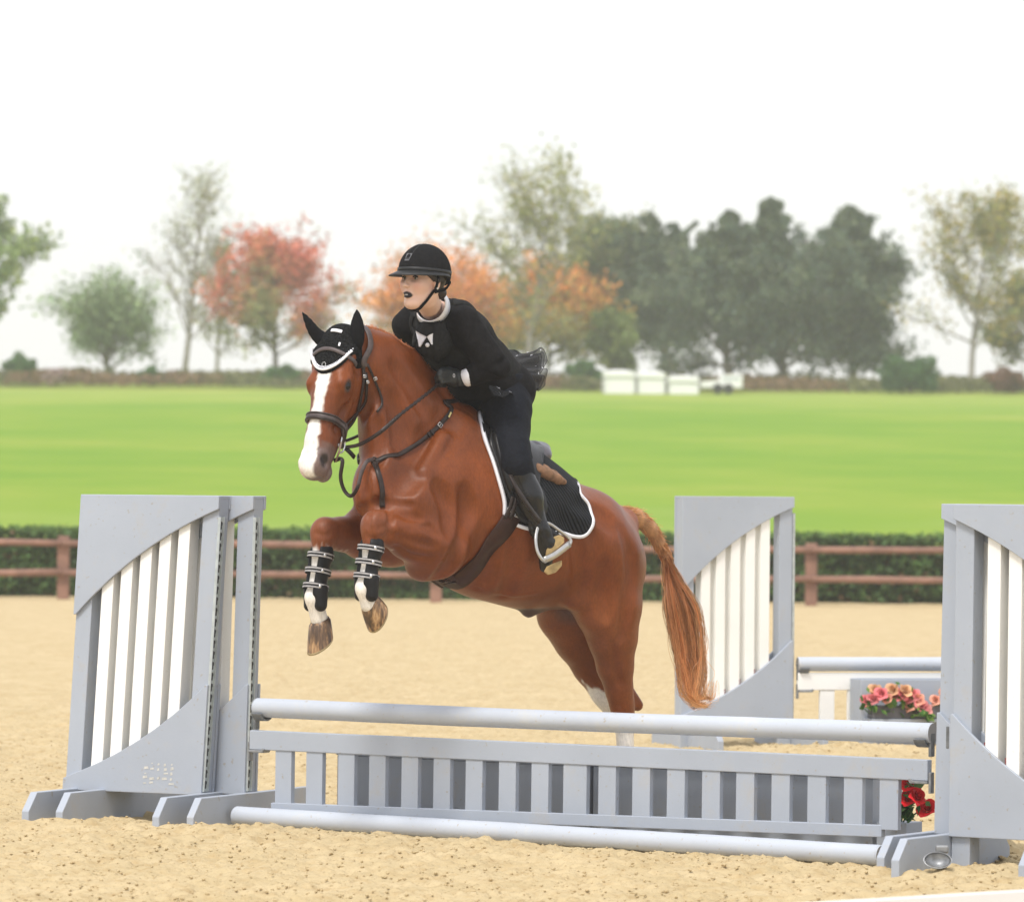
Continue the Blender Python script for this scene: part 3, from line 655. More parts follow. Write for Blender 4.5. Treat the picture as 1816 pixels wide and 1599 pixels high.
# pink roses in the background planter
fo = bxo-BN*.09; PL = simple('planter_dark', (.10, .10, .11), .6)
for pi, (pa, pb, lab) in enumerate(((1547, 1648, 'dark planter of pink and peach roses on the shelf of the background jump'), (1653, 1750, 'second dark planter of pink roses, mostly hidden by the right standard'))):
    ua, ub = bu(pa, fo), bu(pb, fo); loc = fo+BD*ua; e = empty('flower_planter', (loc.x, loc.y, zs), lab, 'planter', 'planters of pink roses', R(12))
    zt2 = z_(1251, 1600, 30.1)-zs; mb = MB(); mb.box((0, -.06, .001), (ub-ua, .06, zt2)); mb.build('box', PL, e, bevel=.004, world=False)
    spots = [(1537, 1241), (1552, 1222), (1548, 1238), (1572, 1236), (1563, 1228), (1588, 1233), (1583, 1221), (1600, 1228), (1612, 1236), (1620, 1230), (1628, 1238), (1634, 1250), (1614, 1248), (1642, 1256), (1606, 1222)] if pi == 0 else [(1659, 1240), (1676, 1228), (1700, 1236), (1725, 1230)]
    cen = []
    for (x, y) in spots:
        c = P(x, y, loc.y-.05+rng.uniform(-.05, .04)); cen.append(c)
        flower_obj('rose', c, rng.uniform(.048, .060), [(.80, .26, .27), (.84, .36, .34), (.84, .40, .28), (.80, .22, .24)][rng.integers(0, 4)] if y > 1225 else (.85, .50, .28), rng, e)
    leaves_obj(e, [c+Vector(rng.normal(0, .035, 3))+Vector((0, .01, -.035)) for c in cen for _ in range(5)]+[P(x, y, loc.y-.09) for x, y in ((1530, 1252), (1540, 1254), (1552, 1256), (1568, 1262), (1625, 1268), (1646, 1268), (1650, 1272), (1638, 1264)) if pi == 0 for _ in range(2)], .06, rng)
# red roses beside the gate
oo = A0+LN*.10; ua, ub = on_line(1560, .10), on_line(1613, .10); loc = oo+LV*ua
e = empty('flower_planter', loc, 'low grey planter of red roses at the right end of the picket gate', 'planter', rz=LA)
mb = MB(); mb.box((0, 0, -.02), (ub-ua, .14, .155)); mb.build('box', GR, e, bevel=.003, world=False)
cen = []
for (x, y, r) in ((1614, 1388, .050), (1610, 1414, .050), (1628, 1411, .055), (1645, 1433, .052)):
    c = P(x, y, loc.y-LV.y*0-.16+rng.uniform(-.03, .03)); cen.append(c); flower_obj('rose', c, r, (.80, .02, .03), rng, e, 13)
st = MB(); root = loc+LV*(ub-ua)*.5+LN*.07
for c in cen: st.tube(catmull([Vector((root.x, root.y, .1)), (Vector((root.x, root.y, .1))+c)/2+Vector((0, 0, .03)), c-Vector((0, 0, .02))], 6), .004, 5)
st.build('stems', simple('stem_green', (.06, .14, .04), .6), e, True)
leaves_obj(e, [P(1606+rng.normal(0, 6), 1438+rng.normal(0, 7), loc.y-.1) for _ in range(45)]+[c+Vector(rng.normal(0, .03, 3)) for c in cen for _ in range(3)], .05, rng, (.04, .13, .035), (.09, .2, .06))
# ============================================================ implicit-surface sculpting
class Sculpt:
    """signed-distance grid in a local frame (origin o, orthonormal axes as rows of B)"""
    def __init__(s, o, B, lo, hi, h):
        s.o = np.array(o, float); s.B = np.array(B, float); s.lo = np.array(lo, float); s.h = h
        s.n = np.ceil((np.array(hi)-s.lo)/h).astype(int)+1; s.V = np.full(s.n, .5, np.float32)
    def L(s, p): return s.B @ (np.array(p, float)-s.o)
    def Wd(s, q): return s.o+q @ s.B
    def _box(s, lo, hi):
        i0 = np.clip(np.floor((lo-s.lo)/s.h).astype(int), 0, s.n-1); i1 = np.clip(np.ceil((hi-s.lo)/s.h).astype(int)+1, 1, s.n)
        ax = [s.lo[k]+s.h*np.arange(i0[k], i1[k]) for k in range(3)]
        if min(len(a) for a in ax) == 0: return None, None
        return (slice(i0[0], i1[0]), slice(i0[1], i1[1]), slice(i0[2], i1[2])), np.stack(np.meshgrid(*ax, indexing='ij'), -1).astype(np.float32)
    def cone(s, a, b, ra, rb=None, k=.03, sq=None, f=1.0, sub=False, local=False, mid=None):
        """round cone a-b; squashed by f along world direction sq"""
        rb = ra if rb is None else rb
        if not local: a = s.L(a); b = s.L(b); sq = None if sq is None else s.B @ np.array(sq, float)
        a = np.array(a, float); b = np.array(b, float); m = max(ra, rb)*max(1, f)+k+2*s.h
        sl, X = s._box(np.minimum(a, b)-m, np.maximum(a, b)+m)
        if sl is None: return s
        A = np.eye(3)
        if sq is not None and f != 1: w = sq/np.linalg.norm(sq); A = A+(1/f-1)*np.outer(w, w)
        Xs = X @ A.T.astype(np.float32); a2 = A @ a; b2 = A @ b; ba = b2-a2; L2 = max(float(ba @ ba), 1e-9)
        t = np.clip(((Xs-a2.astype(np.float32)) @ ba.astype(np.float32))/L2, 0, 1)
        d = np.linalg.norm(Xs-(a2+t[..., None]*ba).astype(np.float32), axis=-1)-(ra+(rb-ra)*t)
        if f < 1: d = d*(.5+.5*f)
        return s._op(sl, d, k, sub)
    def ell(s, c, r, k=.03, axes=None, sub=False, local=False):
        if not local: c = s.L(c); A = np.array([s.B @ np.array(v, float) for v in (axes or np.eye(3))])
        else: A = np.array(axes if axes is not None else np.eye(3), float)
        r = np.array(r, float); m = max(r)+k+2*s.h; sl, X = s._box(c-m, c+m)
        if sl is None: return s
        q = ((X-c) @ A.T)/r; n = np.linalg.norm(q, axis=-1); g = np.linalg.norm(q/r, axis=-1)+1e-6
        return s._op(sl, (n*(n-1)/g).astype(np.float32), k, sub)
    def wrinkle(s, amp, f=1.0, seed=0):
        ax = [s.lo[k]+s.h*np.arange(s.n[k]) for k in range(3)]; X, Y, Z = np.meshgrid(*ax, indexing='ij'); r = np.random.default_rng(seed); w = np.zeros(s.n)
        for i in range(7):
            k = r.normal(size=3); k *= f*r.uniform(28, 75)/np.linalg.norm(k); m = r.normal(size=3)*f*9
            w += np.sin(X*k[0]+Y*k[1]+Z*k[2]+2.2*np.sin(X*m[0]+Y*m[1]+Z*m[2]+i))
        s.V = s.V+(np.abs(w)**1.0*np.sign(w)*amp/3).astype(np.float32); return s
    def _op(s, sl, d, k, sub):
        v = s.V[sl]; d = d.astype(np.float32)
        if sub:
            d = -d; h = np.maximum(k-np.abs(v-d), 0)/max(k, 1e-6); s.V[sl] = np.maximum(v, d)+h*h*k*.25
        else:
            h = np.maximum(k-np.abs(v-d), 0)/max(k, 1e-6); s.V[sl] = np.minimum(v, d)-h*h*k*.25
        return s
    def chain(s, pts, rs, k=.03, **kw):
        for i in range(len(pts)-1): s.cone(pts[i], pts[i+1], rs[i], rs[i+1], k, **kw)
        return s
    def mesh(s, blur=0):
        V = s.V
        for _ in range(blur):
            for ax in range(3): V = (np.roll(V, 1, ax)+2*V+np.roll(V, -1, ax))/4
        V = V.copy(); V[0] = V[-1] = .5; V[:, 0] = V[:, -1] = .5; V[:, :, 0] = V[:, :, -1] = .5
        N = V < 0; n = V.shape; cn = tuple(x-1 for x in n)
        c = [(i, j, k) for i in (0, 1) for j in (0, 1) for k in (0, 1)]
        sh = lambda A, o: A[o[0]:o[0]+cn[0], o[1]:o[1]+cn[1], o[2]:o[2]+cn[2]]
        cnt = sum(sh(N, o).astype(np.int8) for o in c); act = (cnt > 0) & (cnt < 8); ii = np.argwhere(act)
        acc = np.zeros((len(ii), 3)); num = np.zeros(len(ii))
        for a in c:
            for ax in range(3):
                if a[ax]: continue
                b = list(a); b[ax] = 1
                va = V[ii[:, 0]+a[0], ii[:, 1]+a[1], ii[:, 2]+a[2]]; vb = V[ii[:, 0]+b[0], ii[:, 1]+b[1], ii[:, 2]+b[2]]
                m = (va < 0) != (vb < 0); t = np.where(m, va/np.where(m, va-vb, 1), 0)
                p = np.tile(np.array(a, float), (len(ii), 1)); p[:, ax] += t; acc += p*m[:, None]; num += m
        P_ = (ii+acc/num[:, None])*s.h+s.lo
        id_ = -np.ones(cn, np.int64); id_[tuple(ii.T)] = np.arange(len(ii)); Fs = []
        for ax in range(3):
            o = [0, 0, 0]; o[ax] = 1; A = N[:n[0]-o[0], :n[1]-o[1], :n[2]-o[2]]; Bn = N[o[0]:, o[1]:, o[2]:]
            e = np.argwhere(A != Bn); u, w = [k for k in range(3) if k != ax]
            e = e[(e[:, u] > 0) & (e[:, w] > 0) & (e[:, u] < n[u]-1) & (e[:, w] < n[w]-1)]
            def g(du, dw):
                q = e.copy(); q[:, u] -= du; q[:, w] -= dw; return id_[tuple(q.T)]
            q = np.stack([g(1, 1), g(0, 1), g(0, 0), g(1, 0)], 1); fl = A[tuple(e.T)]
            if ax == 1: fl = ~fl
            q[~fl] = q[~fl][:, ::-1]; Fs.append(q)
        F_ = np.concatenate(Fs); F_ = F_[(F_ >= 0).all(1)]
        if np.linalg.det(s.B) < 0: F_ = F_[:, ::-1]
        return s.Wd(P_), F_
# ============================================================ THE HORSE
TH = R(42); Hd = Vector((-math.cos(TH), -math.sin(TH), 0)); Ld = Vector((math.sin(TH), -math.cos(TH), 0)); UP = Vector((0, 0, 1))
P0 = Vector((.534, 23.1, 0))
def M(px, py, off=0.0):
    d = ray(px, py); t = ((P0+Ld*off-CP).dot(Ld))/d.dot(Ld); return CP+d*t
B3 = [tuple(Hd), tuple(Ld), tuple(UP)]
HS = .0085
S = Sculpt(P0, B3, (-.75, -.62, -.05), (2.55, .62, 2.6), HS)
def T(px, py, r, lat, off=0.0, k=.12): S.ell(M(px, py, off), (r, r*lat, r), k, [Hd, Ld, UP])
# --- trunk
def TC(a, b, ra, rb, f, k=.10): S.cone(M(*a), M(*b), ra, rb, k, Ld, f)
TC((752, 880), (808, 888), .265, .345, .70)
TC((808, 888), (880, 922), .345, .350, .80)
TC((880, 922), (945, 955), .350, .305, .88)
TC((945, 955), (1008, 972), .305, .255, .98)
TC((1008, 972), (1046, 985), .255, .235, 1.02)
# rump and buttocks
for s in (1, -1):
    S.cone(M(1040, 960, .13*s), M(1078, 1010, .13*s), .20, .165, .10)
    S.cone(M(1048, 925, .08*s), M(1088, 945, .05*s), .120, .090, .08)
    S.ell(M(1000, 905, .20*s), (.10, .07, .08), .08, [Hd, Ld, UP])      # point of hip
    # shoulder blade and arm
    S.cone(M(805, 775, .09*s), M(735, 890, .19*s), .12, .13, .08, Ld, .7)
    S.cone(M(722, 885, .17*s), M(770, 960, .19*s), .125, .11, .06, Ld, .8)
    S.cone(M(800, 860, .20*s), M(800, 960, .20*s), .09, .11, .08, Ld, .6)
    # breast muscles
    S.ell(M(676, 876, .100*s), (.140, .110, .135), .035, [Hd, Ld, UP]); S.ell(M(676, 848, .06*s), (.12, .10, .12), .06, [Hd, Ld, UP])
S.cone(M(818, 755), M(835, 775), .09, .08, .10, Ld, .5)      # withers
S.cone(M(1088, 945), M(1108, 925), .10, .055, .06)           # tail head
# --- neck
NK = [(750, 822, .275), (720, 768, .235), (702, 712, .185), (678, 668, .150), (652, 640, .122), (630, 628, .105)]
npt = [M(x, y) for x, y, r in NK]
for i in range(5): S.cone(npt[i], npt[i+1], NK[i][2], NK[i+1][2], .07, Ld, [.62, .56, .54, .56, .66][i])
for a, b in (((812, 728), (775, 672)), ((775, 672), (735, 630)), ((735, 630), (690, 606)), ((690, 606), (648, 596))):
    S.cone(M(a[0]-4, a[1]+10), M(b[0]-4, b[1]+10), .034, .034, .05)          # crest
for s in (1, -1):
    S.cone(M(668, 742, .055*s), M(690, 830, .10*s), .048, .06, .05)        # brachiocephalic muscle
    S.cone(M(668, 742, .055*s), M(668, 800, .03*s), .035, .05, .05)
# --- head frame
HH = R(58); Hh = Vector((-math.cos(HH), -math.sin(HH), 0)); Lh = Vector((math.sin(HH), -math.cos(HH), 0))
tilt = R(19); Ax = (-UP*math.cos(tilt)+Hh*math.sin(tilt)); Dx = (Hh*math.cos(tilt)+UP*math.sin(tilt)); HO = M(600, 590)+Dx*.045
HO = HO-UP*.0
def Hp(a, d, l=0.0): return HO+Ax*a+Dx*d+Lh*l
HA = [Ax, Dx, Lh]
def hc(p, q, ra, rb, k=.03, f=1.0, sub=False): S.cone(Hp(*p), Hp(*q), ra, rb, k, Lh, f, sub)
def he(p, r, k=.03, sub=False): S.ell(Hp(*p), r, k, HA, sub)
hc((.035, -.095), (.14, -.10), .085, .098, .04, .95)
hc((.10, -.085), (.27, -.085), .085, .078, .04, 1.10)
hc((.27, -.075), (.50, -.068), .076, .062, .04, .92)
hc((.50, -.070), (.60, -.072), .062, .063, .03, 1.0)
he((.645, -.068), (.040, .055, .060), .03)
hc((.20, -.175), (.31, -.165), .102, .084, .05, .62)
hc((.31, -.165), (.54, -.140), .080, .048, .05, .72)
he((.625, -.148), (.045, .030, .042), .02)                    # chin, lower lip
hc((.06, -.14), (.20, -.17), .09, .10, .05, .75)
for s in (1, -1):
    he((.19, -.165, .050*s), (.095, .085, .034), .035)        # jowl
    he((.245, -.055, .082*s), (.045, .038, .028), .028)       # eye socket
    hc((.205, -.030, .066*s), (.245, -.022, .080*s), .018, .016, .02)  # brow
    hc((.26, -.098, .078*s), (.40, -.090, .058*s), .014, .008, .02)   # facial crest
    hc((.30, -.040, .040*s), (.46, -.036, .028*s), .016, .012, .03)   # nasal edge
    he((.598, -.045, .048*s), (.042, .034, .022), .018)       # nostril wing
    hc((.10, -.05, .085*s), (.16, -.06, .085*s), .02, .02, .04)
    he((.13, -.135, .095*s), (.03, .05, .012), .03, True)
    S.cone(Hp(.335, -.112, .066*s), Hp(.44, -.085, .060*s), .016, .010, .03, sub=True)
for s in (1, -1):
    S.cone(Hp(.590, -.032, .072*s), Hp(.614, -.062, .070*s), .0225, .018, .008, sub=True)   # nostril
    S.ell(Hp(.249, -.054, .110*s), (.020, .0145, .012), .008, HA, True)                     # eye opening
hc((.655, -.118, -.06), (.655, -.118, .06), .007, .007, .008, 1, True)                     # mouth line
for s in (1, -1): hc((.655, -.118, .045*s), (.565, -.118, .060*s), .006, .004, .008, 1, True)
# --- throat join
S.cone(M(640, 640), Hp(.08, -.13), .11, .09, .05, Ld, .75)
# --- near foreleg
def leg(pts, k=.025, **kw): S.chain([M(*p[:3]) for p in pts], [p[3] for p in pts], k, **kw)
def foreleg(elbow, knee, fet, pas, s, far=False):
    E = Vector(elbow); K = Vector(knee); Fp = Vector(fet); Q = Vector(pas); ax = (E-K).normalized()
    S.cone(E, E.lerp(K, .45), .130, .108, .04); S.cone(E.lerp(K, .4), E.lerp(K, .80), .106, .074, .015)
    S.cone(E.lerp(K, .78), K, .074, .058, .02)
    S.cone(E.lerp(K, .1)-UP*.05, E.lerp(K, .55)-UP*.025, .075, .05, .03)     # flexor belly
    S.cone(E.lerp(K, .05)+UP*.035, E.lerp(K, .7)+UP*.012, .065, .04, .03)    # extensor belly
    c = (Fp-K).normalized(); fw = (K-E).normalized()
    S.ell(K+c*.020+fw*.000, (.048, .054, .066), .035, [fw, fw.cross(c).normalized(), c])
    S.ell(K-c*.022+fw*-.012, (.045, .050, .045), .03, [fw, fw.cross(c).normalized(), c]); S.ell(K+c*.05+fw*-.026, (.03, .036, .035), .02, [fw, fw.cross(c).normalized(), c])
    S.cone(K+c*.05, K.lerp(Fp, .45), .045, .033, .02); S.cone(K.lerp(Fp, .4), Fp, .032, .036, .02)
    S.cone(K.lerp(Fp, .3)-fw*.016, Fp-fw*.020, .022, .026, .012)             # tendons
    S.ell(Fp, (.038, .039, .044), .02, [fw, fw.cross(c).normalized(), c])
    S.cone(Fp, Q, .037, .040, .02)
nK = M(664, 930, .21); nE = M(778, 968, .20); nF = M(647, 1042, .21); nP = M(655, 1072, .21)
fK = M(575, 944, -.15); fE = M(700, 955, -.17); fF = M(557, 1060, -.14); fP = M(566, 1098, -.14)
foreleg(nE, nK, nF, nP, 1); foreleg(fE, fK, fF, fP, -1, True)
S.cone(M(745, 915, .20), M(706, 930, .205), .07, .06, .03)
S.cone(M(668, 905, -.17), M(640, 925, -.16), .085, .06, .05)
S.cone(M(768, 995, .16), M(745, 1005, .13), .06, .055, .10)
# grooves between muscles


S.cone(M(668, 862, .02), M(672, 905, .02), .02, .02, .06, sub=True)
# --- hind legs
leg([(1062, 990, .14, .195), (1078, 1075, .155, .150), (1086, 1130, .15, .108), (1091, 1180, .14, .078), (1098, 1222, .135, .056), (1103, 1255, .13, .052)], .05)
leg([(1045, 1040, .15, .12), (1060, 1085, .165, .085)], .05)
leg([(1103, 1250, .13, .052), (1108, 1285, .13, .040), (1112, 1345, .13, .034), (1114, 1385, .13, .038), (1112, 1402, .13, .036)], .025)
leg([(1092, 1195, .12, .04), (1112, 1236, .12, .030)], .03)
leg([(1020, 1010, -.13, .18), (1012, 1085, -.15, .150), (1030, 1130, -.155, .120), (1056, 1178, -.15, .100), (1080, 1222, -.14, .082), (1098, 1258, -.135, .068)], .05)
leg([(1103, 1255, -.135, .058), (1108, 1285, -.13, .046), (1108, 1345, -.13, .036), (1108, 1385, -.13, .038), (1104, 1402, -.13, .036)], .025)
leg([(1092, 1200, -.145, .045), (1130, 1250, -.135, .030)], .03)
S.cone(M(970, 1052, .0), M(938, 1083, 0), .052, .032, .04)    # sheath
S.cone(M(1035, 1010, .20), M(1020, 1062, .16), .06, .045, .06)  # flank fold


v0, f0 = S.mesh(1); BV0 = BVHTree.FromPolygons([tuple(v) for v in v0], [tuple(int(i) for i in f) for f in f0])
def carve(pts, r, dep, k=.025, both=True):
    q = []
    for x, y in pts:
        dd = ray(x, y); h = BV0.ray_cast(CP+dd*15, dd)
        if h[0] is not None: q.append(h[0]+h[1]*((r-dep) if dep > 0 else -(r+dep)))
    q = catmull(q, 4*len(q)) if len(q) > 2 else q
    for m_ in ((lambda p: p), (lambda p: p-Ld*(2*(p-P0).dot(Ld)))) if both else ((lambda p: p),):
        for i in range(len(q)-1):
            t0 = min(1, .35+1.3*math.sin(math.pi*(i+.5)/(len(q)-1))) if len(q) > 3 else 1
            off = 0; S.cone(m_(q[i]), m_(q[i+1]), r*(.8+.2*t0) if dep > 0 else r, None, k, sub=dep > 0)
carve([(824, 872), (829, 915), (820, 960), (802, 1000), (778, 1026)], .050, .020, .03)
carve([(800, 742), (768, 790), (733, 836), (706, 868)], .070, .010, .06)
carve([(640, 908), (655, 896), (680, 890), (706, 892), (728, 896)], .024, .018, .014, False)
carve([(705, 912), (742, 922), (778, 948)], .026, .006, .018, False)
carve([(772, 858), (792, 900), (797, 948)], .045, .010, .03)
carve([(772, 968), (737, 960), (702, 950)], .020, .009, .012, False)
carve([(762, 992), (728, 985), (702, 968)], .018, .008, .012, False)
carve([(998, 918), (1022, 952), (1033, 1000), (1037, 1046)], .060, .020, .035)
carve([(1116, 965), (1120, 1020), (1112, 1075), (1102, 1125)], .045, .013, .025)
carve([(1070, 998), (1066, 1048), (1075, 1098)], .045, .012, .025)
carve([(1086, 1140), (1091, 1180), (1099, 1212)], .022, .008, .012, False)
carve([(1012, 893), (1050, 905), (1088, 935)], .060, .010, .03)
carve([(668, 740), (678, 785), (670, 822)], .030, .012, .02)
carve([(700, 648), (735, 698), (765, 745)], .050, .009, .03)
carve([(645, 846), (652, 890)], .030, .012, .02, False)
carve([(1048, 940), (1058, 975), (1052, 1010)], .04, .008, .03)
carve([(878, 950), (868, 1010), (850, 1040)], .05, .006, .03)
carve([(915, 965), (908, 1020), (895, 1055)], .05, .006, .03)
carve([(652, 690), (657, 718), (644, 748), (626, 758)], .018, .006, .010, False)
carve([(626, 706), (613, 738), (604, 772)], .011, -.005, .010, False)
carve([(628, 652), (634, 662)], .020, .008, .012, False)
carve([(607, 682), (611, 673), (620, 669), (630, 672), (635, 680)], .006, -.0045, .005, False)
carve([(608, 690), (615, 697), (626, 696), (633, 690)], .005, -.003, .005, False)
carve([(700, 700), (712, 760), (706, 800)], .05, .005, .04)
carve([(1098, 930), (1118, 985), (1122, 1020)], .03, .006, .02)
carve([(648, 930), (667, 937), (690, 931)], .010, .004, .006, False)
carve([(648, 948), (665, 955), (685, 950)], .010, .004, .006, False)
carve([(556, 942), (573, 949), (592, 944)], .010, .004, .006, False)
carve([(656, 912), (654, 930), (658, 948)], .012, .003, .008, False)
carve([(790, 770), (756, 830)], .030, -.004, .04)
carve([(765, 925), (735, 928), (700, 934)], .006, -.003, .006, False)
carve([(850, 1040), (900, 1056), (950, 1052)], .007, -.003, .008)
carve([(668, 905), (662, 925), (664, 948)], .010, -.005, .010, False)
carve([(690, 905), (692, 930), (688, 955)], .016, .007, .012, False)
S.wrinkle(.0008, .8, 3); HV, HF = S.mesh(1)
# --- coat markings (true colours of the coat) as a vertex attribute
def coat_colors(V):
    n = len(V); q = (V-np.array(P0)) @ np.array(B3).T
    h = V-np.array(HO); a = h @ np.array(Ax); d = h @ np.array(Dx); l = h @ np.array(Lh)
    che = np.array([.185, .046, .0088]); C = np.tile(che, (n, 1))
    nzv = vnoise(q[:, 0]*1.0+q[:, 1]*.7, q[:, 2], .11, 11)*.5+vnoise(q[:, 0], q[:, 2]+q[:, 1], .31, 12)*.5
    C *= (.70+.60*nzv)[:, None]
    def mix(mask, col): C[:] = C*(1-mask[:, None])+np.array(col)*mask[:, None]
    head = (a > .0) & (a < .70) & (np.abs(l) < .16) & (d > np.where(a < .42, -.34, -.205)) & (d < .12)
    # darker flanks/inner thigh skin and sheath
    rip = vnoise(a*1.0, l*1.0, .018, 13)-.5
    wv = np.array([.80, .76, .70]); gry = np.array([.16, .125, .115]); pnk = np.array([.62, .36, .30])
    # blaze
    half = np.interp(a, [.06, .12, .20, .30, .42, .52, .60, .68], [.030, .036, .038, .030, .028, .042, .052, .045])
    cen = np.interp(a, [.06, .3, .45, .6], [0.0, 0.0, -.004, -.012])
    bl = smooth(.006, -.006, np.abs(l-cen)-half+rip*.012)*head*(d > -.085)*(a > .07)
    # muzzle
    mz = smooth(.50, .585, a+rip*.06+.18*np.maximum(-d-.04, 0)-0*np.abs(l))*head
    mix(mz*.85*(np.abs(l) > .0), gry)
    mix(bl, wv)
    mix(smooth(.635, .66, a)*head*smooth(-.11, -.06, d)*smooth(.0, -.02, l+.01)*.5, pnk)
    mix(smooth(.63, .665, a)*head*smooth(.045, .025, np.abs(l-.01))*smooth(-.03, -.06, d), gry)
    mix(smooth(.60, .63, a)*head*smooth(-.12, -.135, d)*.8, gry*1.3)
    for s in (1, -1):
        e = np.linalg.norm(np.stack([a-.600, d+.047, l-.066*s], 1)/np.array([.033, .028, .024]), axis=1); mix(smooth(1.25, .7, e)*head, [.03, .022, .02])
        e = np.linalg.norm(np.stack([a-.249, d+.054, (l-.100*s)], 1)/np.array([.031, .023, .035]), axis=1); mix(smooth(1.15, .8, e)*head*.9, [.055, .035, .028])
    # leg whites
    def legw(K, F_, frac, soft=.02, col=wv):
        K = np.array(K); F_ = np.array(F_); ax = F_-K; L = np.linalg.norm(ax); ax = ax/L; r = V-K; t = r @ ax; dd = np.linalg.norm(r-np.outer(t, ax), axis=1)
        m = smooth(-soft, soft, t-frac*L+(vnoise(V[:, 0]*3+V[:, 1], V[:, 2], .03, 14)-.5)*.05)*(dd < .13)*(t < L+.25); mix(m, col)
    legw(fK, fF, .28); legw(nK, nF, .40)
    for s, z1, m_ in ((1, .50, 0), (-1, .62, 1)):
        sel = (q[:, 1]*s > .02) & (q[:, 0] < .45)
        if s > 0: mix(smooth(.015, -.015, q[:, 2]-.47+(rip)*.05)*sel, wv)
        else:
            lp = np.array([(np.array(M(x, y, -.14))-np.array(P0)) @ np.array(B3).T for x, y in ((1012, 1186), (1042, 1215), (1064, 1234), (1084, 1254), (1096, 1275), (1100, 1320), (1125, 1400))])
            sl = np.interp(q[:, 2], lp[::-1, 2], lp[::-1, 0]); mix(smooth(-.008, .008, q[:, 0]-sl+rip*.03)*sel*(q[:, 2] < lp[0, 2]+.02), wv)
    # dark bare skin inside the thigh and sheath
    px_ = np.array([to_px(p) for p in V[::1]]) if False else None
    c0 = (np.array(M(985, 1075, 0))-np.array(P0)) @ np.array(B3).T; e = np.linalg.norm((q-c0)/np.array([.24, .13, .14]), axis=1); mix(smooth(1.05, .55, e)*.8*(q[:, 2] < c0[2]+.03), [.075, .05, .045])
    c0 = (np.array(M(938, 1085, 0))-np.array(P0)) @ np.array(B3).T; e = np.linalg.norm(q-c0, axis=1); mix(smooth(.10, .06, e), [.05, .04, .04])
    mix(smooth(.85, .95, 1-np.abs(q[:, 2]*0))*0, che)
    # knees and pasterns slightly greyer/darker
    for K in (nK, fK): e = np.linalg.norm(V-np.array(K), axis=1); mix(smooth(.11, .05, e)*.35, [.20, .075, .04])
    # lighter flanks above the stifle and under the belly
    mix(smooth(.35, .0, np.abs(q[:, 0]-.45))*smooth(1.15, .95, q[:, 2])*.25*(np.abs(q[:, 1]) < .35), [.36, .14, .055])
    return np.clip(C, 0, 1)
def coat_material():
    m, t, b = nodemat('chestnut_coat'); at = t.nodes.new('ShaderNodeAttribute'); at.attribute_name = 'col'
    v = texco(t, (1, 1, 1)); st = texco(t, (14, 14, 120)); st2 = texco(t, (30, 30, 8))
    n1 = nz(t, st2, 4, 5, .7); n2 = nz(t, v, 14, 5, .65)
    c = mixc(t, .45, at.outputs['Color'], ramp(t, n1, [(.3, (.55,)*3), (.7, (1.35,)*3)]), 'MULTIPLY')
    c = mixc(t, .40, c, ramp(t, n2, [(.3, (.7,)*3), (.7, (1.25,)*3)]), 'MULTIPLY')
    t.links.new(c, b.inputs['Base Color']); b.inputs['Roughness'].default_value = .37; b.inputs['Specular IOR Level'].default_value = .28
    bump(t, b, mth(t, 'ADD', nz(t, st2, 9, 3, .6), nz(t, v, 12, 3, .6)), .28, .006); return m
horse = empty('horse', (P0.x, P0.y, 0), 'chestnut horse with white blaze and white legs leaping over the grey poles', 'horse')
COAT = coat_material()
HC = coat_colors(HV)
hbody = mesh_np('body', HV, HF, COAT, horse, True, HC)
BV = BVHTree.FromPolygons([tuple(v) for v in HV], [tuple(int(i) for i in f) for f in HF])
# --- eyes
m, t, b = nodemat('horse_eye'); b.inputs['Base Color'].default_value = (.012, .008, .006, 1); b.inputs['Roughness'].default_value = .12; b.inputs['Specular IOR Level'].default_value = .35; EYE = m
for s in (1, -1):
    mb = MB(); Mx = Matrix((Ax, Dx, Lh)).transposed(); mb.ball(Hp(.248, -.056, .0905*s), (.0235, .019, .020), nu=20, nv=14, M=Mx); mb.build('eye', EYE, horse, True)
